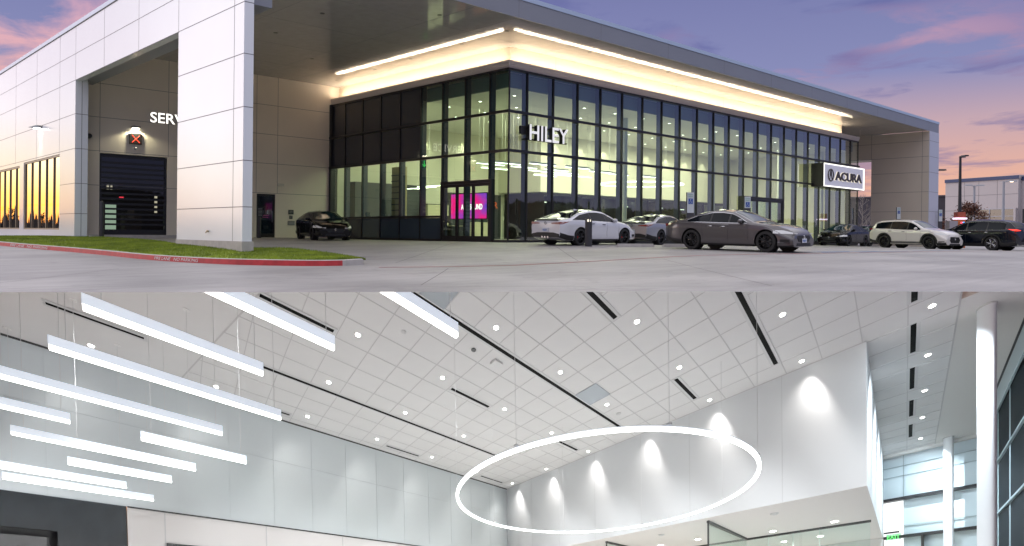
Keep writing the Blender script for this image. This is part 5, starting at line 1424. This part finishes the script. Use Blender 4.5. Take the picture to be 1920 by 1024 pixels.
def recolour(root, old, new, tag_=None):
    for o in root.children_recursive:
        if old.name in [m_.name for m_ in o.data.materials if m_]:
            o.data = o.data.copy()
            for i, m_ in enumerate(o.data.materials):
                if m_ and m_.name == old.name: o.data.materials[i] = new
def variant(src, name, label, pairs, group=None):
    c = copy_tree(src); c.name = name; c['label'] = label
    if group: c['group'] = group
    for a, b in pairs: recolour(c, a, b)
    return c
c_white = make_car(SED, 'liftback_car', 'white liftback with black wheels parked nose right before the corner glazing, rear towards us', P_WHITE, plate='rear', calip=True, trim=None)
put(c_white, 24.5, 21.35, 1, -.002)
c_silver = variant(c_white, 'liftback_car', 'silver liftback parked directly in front of the white liftback, behind the grey saloon', [(P_WHITE, P_SILV), (CBK, CBK)])
put(c_silver, 30.92, 22.33, .995, .09)
c_bl = variant(c_white, 'saloon_car', 'black saloon facing us, parked against the beige wall left of the glass facade', [(P_WHITE, P_BLACK)])
put(c_bl, 20.06, 34.63, -.273, -.962)
c_br = variant(c_white, 'saloon_car', 'black saloon facing left, parked just right of the grey saloon under the sign', [(P_WHITE, P_BLACK)])
put(c_br, 50.71, 22.09, -1, -.034)
c_b2 = variant(c_white, 'saloon_car', 'second dark saloon, mostly hidden between black saloon and white suv', [(P_WHITE, P_BLACK)])
put(c_b2, 55.6, 22.6, -1, .03)
c_sw = variant(c_white, 'saloon_car', 'pale car at the far end, only its roof in view', [])
put(c_sw, 69.5, 30.2, -.85, -.5)
c_in = variant(c_white, 'showroom_car', 'white car on show behind the glass, above the gap between the parked liftbacks', [])
put(c_in, 33.5, 29.5, -.9, .4); 
c_in2 = variant(c_white, 'showroom_car', 'dark car on show inside the glass showroom, left of the street entrance', [(P_WHITE, P_BLACK)])
put(c_in2, 41.5, 28.6, -.9, -.4)
for o in (c_in, c_in2): o.location.z = ZB + .002; o.rotation_euler = (0, 0, o.rotation_euler[2])
c_grey = make_car(TLX, 'saloon_car', 'large gunmetal grey saloon seen side on, nose right, with black wheels', P_GREY, plate='front')
put(c_grey, 25.04, 14.72, 0.007, -1)
c_rdx = make_car(SUV, 'suv_car', 'white suv with black wheel arches, side on with its nose to the right', P_PEARL, suv=True, trim=None)
put(c_rdx, 48.01, 16.81, -.252, -.968)
c_mdx = make_car(MDX, 'suv_car', 'dark navy suv with silver wheels and a glowing tail lamp, nose to the left', P_NAVY, suv=True, rims=RIMS, tail_mt=TLL)
put(c_mdx, 50.1, 14.2, .22, .975)
c_lx = copy_tree(c_rdx); c_lx['label'] = 'black suv cut off by the right edge of the picture, behind the navy suv'; recolour(c_lx, P_PEARL, P_BLACK)
put(c_lx, 56.5, 13.55, -.05, 1)
MR = c_mdx
# the navy suv's front door stands ajar
# ------------------------------------------------------------------ things on the paving
w = thing('bollard_light', 'dark round bollard light in front of the white liftback', 'bollard', (22.8, 19.71, g(22.8, 19.71)))
m2 = MB(); m2.lathe([(.135, 0), (.135, .94)], pmat('bollard_charcoal', (.03, .03, .035), .5), (0, 0, 0), 24); m2.build('post', w)
m2 = MB(); m2.lathe([(.085, .94), (.085, 1.03)], emat('bollard_lens', (1, .92, .75), 1.2), (0, 0, 0), 16); m2.build('lens', w)
m2 = MB(); m2.lathe([(.135, 1.03), (.135, 1.06), (.12, 1.07)], MATS['bollard_charcoal'], (0, 0, 0), 24)
for k in range(6): m2.box(.115 * math.cos(k * 1.047) - .015, .115 * math.cos(k * 1.047) + .015, .115 * math.sin(k * 1.047) - .015, .115 * math.sin(k * 1.047) + .015, .94, 1.03, MATS['bollard_charcoal'])
m2.build('cap', w)
def wheel_stop(a, b, lab):
    a, b = Vector(a), Vector(b); c = (a + b) / 2; d = (b - a); L = d.length
    w = thing('wheel_stop', lab, 'wheel stop', (c.x, c.y, g(c.x, c.y)), math.atan2(d.y, d.x))
    m2 = MB(); pr_ = [(-.08, 0), (.08, 0), (.055, .12), (-.055, .12)]
    vs = [(-L / 2, p[0], p[1]) for p in pr_] + [(L / 2, p[0], p[1]) for p in pr_]; vs[2] = (-L / 2 + .06, .055, .12); vs[3] = (-L / 2 + .06, -.055, .12); vs[6] = (L / 2 - .06, .055, .12); vs[7] = (L / 2 - .06, -.055, .12)
    m2.add(vs, [(0, 1, 2, 3), (4, 7, 6, 5), (0, 4, 5, 1), (1, 5, 6, 2), (2, 6, 7, 3), (3, 7, 4, 0)], KC); m2.build('block', w)
wheel_stop((23.46, 18.87), (24.95, 18.25), 'pale concrete wheel stop in front of the white and silver liftbacks'); wheel_stop((25.35, 18.1), (26.9, 17.5), 'pale concrete wheel stop partly hidden by the grey saloon')
SGW = pmat('sign_white', (.55, .60, .62), .5); SGB = pmat('sign_blue', (.02, .08, .35), .5); SGG = pmat('sign_green', (.05, .30, .20), .5)
for (u, v, zt, hh, lab) in ((29.03, 19.31, 1.89, .88, 'nearest accessible parking sign, standing behind the silver liftback'), (34.44, 19.68, 1.94, .55, 'accessible parking sign left of the street entrance, behind the grey saloon'), (62.4, 23.0, 2.37, .9, 'accessible parking sign before the leg of the canopy, left one of two'), (65.9, 21.2, 2.26, .9, 'accessible parking sign before the leg of the canopy, right one of two')):
    z0 = g(u, v); w = thing('parking_sign', lab, 'sign', (u, v, z0), math.radians(-35))
    k_ = 1.0
    m2 = MB(); m2.box(-.17 * k_, .17 * k_, .03, .09, 0, zt - z0, pmat('sign_post', (.05, .05, .055), .5)); m2.build('post', w)
    zt -= z0
    m2 = MB(); m2.box(-.15, .15, 0, .025, zt - hh, zt, SGW); pl = m2.build('plate', w)
    m2 = MB(); m2.box(-.10, .10, -.004, -.001, zt - .50, zt - .26, SGB); m2.build('blue_symbol_panel', pl)
    m2 = MB(); m2.lathe([(.022, -.008), (.022, -.0045)], SGW, (0.0, 0, zt - .31), 10, 'y'); m2.tube([(0, -.006, zt - .33), (0, -.006, zt - .40), (.05, -.006, zt - .40), (.06, -.006, zt - .46)], .008, SGW, 4); m2.tube([(.05 * math.cos(t) - .01, -.006, zt - .42 + .05 * math.sin(t)) for t in [2 + i * .5 for i in range(9)]], .006, SGW, 4); m2.build('wheelchair_symbol', pl)
    m2 = MB(); text_on(m2, 'RESERVED', (-.11, -.001, zt - .12), (1, 0, 0), (0, 0, 1), (0, -1, 0), .22, .045, SGG, .003); text_on(m2, 'PARKING', (-.11, -.001, zt - .20), (1, 0, 0), (0, 0, 1), (0, -1, 0), .22, .045, SGG, .003); m2.build('lettering', pl)
# charger
w = thing('charging_station', 'tall orange and white vehicle charger with a lit band, behind the white suv', 'charger', (64.6, 19.6, g(64.6, 19.6)), math.radians(-45))
ORG = pmat('charger_orange', (.50, .14, .04), .5)
m2 = MB(); m2.box(-.75, -.15, -.3, .3, 0, 2.0, pmat('charger_grey', (.35, .33, .36), .5)); m2.build('cabinet', w)
m2 = MB(); m2.box(-.14, .42, -.3, .3, 0, 2.12, ORG); m2.box(-.14, .42, -.3, .3, 2.24, 2.66, pmat('charger_red', (.42, .09, .05), .5)); m2.build('tower', w)
m2 = MB(); m2.box(-.2, .5, -.36, .32, 2.13, 2.23, emat('charger_light', (.85, .75, 1), 2.2)); m2.build('light_band', w)
m2 = MB(); m2.box(.05, .2, -.315, -.301, 1.78, 1.93, emat('charger_screen_red', (1, .1, .15), 1.5)); m2.box(.2, .35, -.315, -.301, 1.78, 1.93, emat('charger_screen_blue', (.1, .4, 1), 1.8)); m2.build('screen', w)
m2 = MB(); m2.tube([(.1, -.31, .9), (.15, -.31, 1.3), (.1, -.31, 1.5)], .04, SGW, 6); m2.tube([(.0, -.31, 1.2), (.25, -.31, 1.25)], .04, SGW, 6); m2.build('cable_mark', w)
# lamp posts
def lamp_post(u, v, z0, h, lab, r0, r1, arms, mt, lit=None, base=None):
    w = thing('lamp_post', lab, 'lamp post', (u, v, z0), 0)
    m2 = MB(); m2.tube([(0, 0, 0), (0, 0, h)], [r0, r1], mt, 10); m2.build('pole', w)
    for (a, ln) in arms:
        dx, dy = math.cos(a), math.sin(a)
        m2 = MB(); m2.tube([(0, 0, h - .1), (dx * .35, dy * .35, h)], .05, mt, 6); ar = m2.build('arm', w)
        m2 = MB(); n_ = Vector((-dy, dx, 0)); d_ = Vector((dx, dy, 0)); vs = []
        for zz, q in ((h - .02, 1), (h + .10, .75)):
            for s1, s2 in ((-1, 0), (1, 0), (1, 1), (-1, 1)): vs.append(Vector((0, 0, zz)) + d_ * (.3 + ln * s2) + n_ * (.22 * s1 * q))
        m2.add(vs, [(3, 2, 1, 0), (4, 5, 6, 7), (0, 1, 5, 4), (1, 2, 6, 5), (2, 3, 7, 6), (3, 0, 4, 7)], mt); m2.build('lamp_head', ar)
        if lit:
            m2 = MB(); c = d_ * (.3 + ln * .5); m2.lathe([(.16, h - .05), (.16, h - .025)], lit, (c.x, c.y, 0), 12); m2.build('lens', ar)
    return w
PD, PG = pmat('dark_pole', (.02, .02, .025), .5), pmat('grey_pole', (.30, .32, .36), .45)
lamp_post(82.6, 24.9, -1.2, 9.05, 'tall dark lamp post before the neighbouring building', .20, .11, [(0, .6), (-2.2, .6)], PD)
lamp_post(105.9, 30.35, -1.2, 7.7, 'slim grey lamp post in front of the neighbouring building', .15, .12, [(-.8, .8), (2.3, .8)], PG)
lamp_post(97.06, 24.98, -1.2, 7.5, 'grey lamp post with a lit warm lamp at the far right', .15, .12, [(-.9, 1.0)], PG, emat('street_lamp_lens', (1, .75, .45), 6))
lamp_post(70.5, 23.2, -1.2, 6.9, 'distant lamp post mostly hidden by the leg of the canopy', .10, .08, [(-.75, .6)], PD)
# neighbouring buildings
nb = thing('neighbour_building', 'pale two storey showroom with a blue roof band behind the parked suvs', 'building', (117.6, 33, -1.2))
A, B = Vector((119.72, 37.93)), Vector((115.0, 25.6)); dn_ = (B - A).normalized(); nn_ = Vector((dn_.y, -dn_.x)); nn_ = nn_ if nn_.x < 0 else -nn_
NW = pmat('neighbour_panel', (.44, .41, .42), .5, nz=.03, nscale=.3); NBL = pmat('neighbour_blue_band', (.025, .045, .13), .5); NGL = pmat('neighbour_glass', (.05, .05, .055), .12, spec=.8); NLG = emat('neighbour_lit_glass', (.75, .50, .20), .38); NFR = pmat('neighbour_frame', (.38, .40, .46), .5)
def wallbox(mb, s0, s1, d0, d1, z0, z1, mt):
    P = [A + dn_ * s + nn_ * d for s, d in ((s0, d0), (s1, d0), (s1, d1), (s0, d1))]
    mb.prism([(p.x, p.y) for p in P], z0, z1, mt)
LB = 10.4
def npart(mb, nm): return part(mb, nm, nb)
m2 = MB(); wallbox(m2, 0, LB, -12, 0, -1.2, 7.82, NW); wallbox(m2, LB, 25, -12, -.6, -1.2, 7.6, NW); npart(m2, 'wall')
m2 = MB(); wallbox(m2, -.05, LB + .05, .002, .12, 7.82, 8.25, NBL); wallbox(m2, -.05, LB + .05, -12, -.0, 7.82, 8.3, NW); wallbox(m2, LB + .05, 25, -12, -.5, 7.6, 8.1, NBL); npart(m2, 'roof_band')
m2 = MB()
for z in (5.9, 3.9, 2.3): wallbox(m2, 0, LB, .0, .012, z - .02, z + .02, SEAM)
for s in (2.9, 5.0, 7.6): wallbox(m2, s - .02, s + .02, .0, .012, 3.95, 7.8, SEAM)
npart(m2, 'panel_joints')
for i, (s0, s1) in enumerate(((3.1, 4.85), (4.85, 6.6), (6.6, 8.35), (8.35, 9.95))):
    for z0, z1, mt in ((3.05, 4.0, NGL), (2.1, 3.05, NGL), (1.0, 2.1, NLG if i != 0 else NGL), (-.6, 1.0, NGL)):
        m2 = MB(); wallbox(m2, s0 + .05, s1 - .05, .0, .03, z0 + .04, z1 - .04, mt); npart(m2, 'window')
m2 = MB()
for s in (3.1, 4.85, 6.6, 8.35, 9.95): wallbox(m2, s - .05, s + .05, .0, .10, -.6, 4.0, NFR)
for z in (4.0, 3.05, 2.1, 1.0): wallbox(m2, 3.1, 9.95, .0, .09, z - .04, z + .04, NFR)
wallbox(m2, 10.0, 10.3, 0, .3, -1.2, 4.1, NW); npart(m2, 'window_frame')
for s0 in (10.6, 12.1, 13.6):
    for z0, z1 in ((-.6, 1.0), (1.0, 2.1), (2.1, 4.0)):
        m2 = MB(); wallbox(m2, s0, s0 + 1.4, -.6, -.57, z0 + .05, z1 - .05, NGL); npart(m2, 'window')
m2 = MB(); wallbox(m2, 10.9, 12.4, -.6, -.50, 5.6, 6.4, pmat('dim_sign', (.25, .38, .5), .5, emit=(.5, .8, 1), es=.25)); npart(m2, 'wall_sign')
db = thing('dark_building', 'dark grey building end between the canopy leg and the pale neighbour', 'building', (128, 50, -1.2))
DB_ = pmat('dark_cladding', (.045, .042, .055), .7)
m2 = MB(); m2.prism([(124.5, 39.0), (132, 39.0), (132, 75), (121, 75)], -1.2, 6.2, DB_); part(m2, 'wall', db)
m2 = MB(); m2.prism([(124.3, 38.9), (132.2, 38.9), (132.2, 75.2), (120.8, 75.2)], 6.2, 6.4, pmat('dark_coping', (.08, .08, .10), .5)); part(m2, 'roof_edge', db)
m2 = MB(); m2.prism([(124.0, 40.2), (124.35, 40.2), (124.3, 41.4), (123.9, 41.4)], 1.4, 1.8, emat('dim_window', (1, .8, .45), .8)); part(m2, 'lit_window', db)
# trees
def bare_tree(u, v, z0, h, lab, seed, mt, spread=.55, depth=5, r0=.09, leaves=None, name='bare_tree'):
    rd = random.Random(seed); w = thing(name, lab, 'tree', (u, v, z0)); mb, lf = MB(), MB()
    def grow(p, d, ln, r, k):
        q = p + d * ln; mb.tube([p, (p + q) / 2 + Vector((rd.uniform(-.03, .03), rd.uniform(-.03, .03), 0)) * ln, q], [r, r * .85, r * .7], mt, 5, cap=False)
        if leaves and k <= 2:
            for _ in range(leaves[1]):
                c = q + Vector((rd.gauss(0, .28), rd.gauss(0, .28), rd.gauss(0, .22))); a = Vector((rd.uniform(-1, 1), rd.uniform(-1, 1), rd.uniform(-1, 1))).normalized() * .09; b = a.cross(Vector((rd.uniform(-1, 1), .3, 1))).normalized() * .06
                lf.add([c - a, c + b, c + a, c - b], [(0, 1, 2, 3)], leaves[0])
        if k == 0: return
        for _ in range(rd.choice((2, 3, 3))):
            n_ = (d + Vector((rd.uniform(-1, 1), rd.uniform(-1, 1), rd.uniform(-.15, .75))) * spread).normalized(); grow(q, n_, ln * rd.uniform(.62, .85), r * .62, k - 1)
    # leader with side branches
    tr = MB(); tr.tube([(0, 0, 0), (0.02, 0, h * .4), (-.03, 0.02, h * .75), (0, 0, h)], [r0, r0 * .75, r0 * .4, .01], mt, 7); tr.build('trunk', w)
    for k in range(26 if not leaves else 14):
        z = h * (.22 + .74 * (k + rd.random() * .6) / (26 if not leaves else 14)); a = rd.uniform(0, 6.28); ln = (h - z) * .28 + .25
        d = Vector((math.cos(a), math.sin(a), rd.uniform(.5, 1.1))).normalized(); grow(Vector((0, 0, z)), d, ln * .7, r0 * .28, depth - 3)
    mb.build('crown', w)
    if leaves: lf.noflip = True; lf.build('leaves', w)
    return w
BRKM = pmat('bare_bark', (.16, .13, .11), .9); BRKD = pmat('dark_bark', (.035, .028, .025), .9)
bare_tree(72.87, 30.03, -1.1, 5.0, 'bare young tree seen between the glass corner and the canopy leg', 4, pmat('pale_bark', (.30, .27, .25), .9), depth=5)
bare_tree(88.5, 25.6, -1.2, 4.6, 'tree with rusty brown leaves behind the navy suv', 9, BRKD, spread=.7, depth=6, leaves=(pmat('rust_leaf', (.12, .045, .025), .8, nz=.5, nscale=2), 7), name='brown_leaved_tree', r0=.12)
bare_tree(80, 26.5, -1.2, 3.2, 'smaller brown tree behind the charging station', 12, BRKD, spread=.7, depth=6, leaves=(MATS['rust_leaf'], 5), name='brown_leaved_tree', r0=.09)
# tree line far beyond, mirrored in the left windows
rd = random.Random(5)
for i in range(16):
    a = math.radians(-34 + i * 2.6 + rd.uniform(-.8, .8)); D_ = rd.uniform(95, 120)
    u, v = D_ * math.sin(a), 60 + D_ * math.cos(a) * .8
    bare_tree(u, v, -1.0, rd.uniform(3.2, 4.6), 'leafless tree in the line seen mirrored in the left windows', 20 + i, BRKD, spread=.8, depth=6, r0=.2, name='bare_tree')['group'] = 'trees mirrored in the left windows'
m2 = MB(); rd = random.Random(8)
for i in range(3500):
    a = math.radians(rd.uniform(-45, 8)); D_ = rd.uniform(100, 135); u, v = D_ * math.sin(a), 60 + D_ * math.cos(a) * .8
    h = abs(rd.gauss(0, 1.0)) + .2; s = rd.uniform(.4, 1.0); t = rd.uniform(0, 3.14)
    m2.add([(u - s * math.cos(t), v - s * math.sin(t), -1), (u + s * math.cos(t), v + s * math.sin(t), -1), (u + rd.uniform(-.3, .3), v, -1 + h * 1.6)], [(0, 1, 2)], BRKD)
m2.noflip = True
tag(m2.build('distant_scrub', sharp=False), 'dark scrub and hedge far off, seen mirrored in the windows', 'scrub', kind='stuff')
for (u, v) in ((-14, 104), (-20.5, 112)):
    lamp_post(u, v, -1, 9.5, 'lamp post mirrored in the left windows', .12, .08, [(0, .8), (3.14, .8)], PD, emat('cool_street_lens', (.9, .95, 1), 3))['group'] = 'lamp posts mirrored in the left windows'

# dark wooded rise on the street side, mirrored in the glazing
m2 = MB(); rd = random.Random(11)
for row in range(3):
    pts = []
    for i in range(120):
        u = -60 + i * 5.0; v = -110 - row * 22 - .12 * abs(u - 60) + 6 * math.sin(i * .7 + row); pts.append((u, v, 7.0 + row * 2.2 + 1.6 * math.sin(i * .31 + row) + rd.uniform(-.7, .7)))
    for a, b in zip(pts, pts[1:]):
        m2.quad((a[0], a[1], -2), (b[0], b[1], -2), (b[0], b[1] - 3, b[2]), (a[0], a[1] - 3, a[2]), BRKD)
        for _ in range(14):
            t = rd.random(); p = Vector(a).lerp(Vector(b), t); s = rd.uniform(.5, 1.3)
            m2.add([(p.x - s, p.y - 2.9, p.z - .8), (p.x + s, p.y - 2.9, p.z - .8), (p.x + rd.uniform(-.5, .5), p.y - 2.9, p.z + rd.uniform(.2, 1.3))], [(0, 1, 2)], BRKD)
m2.noflip = True
tag(m2.build('distant_wood', sharp=False), 'dark wood across the street, seen mirrored in the showroom glass', 'wood', kind='stuff')
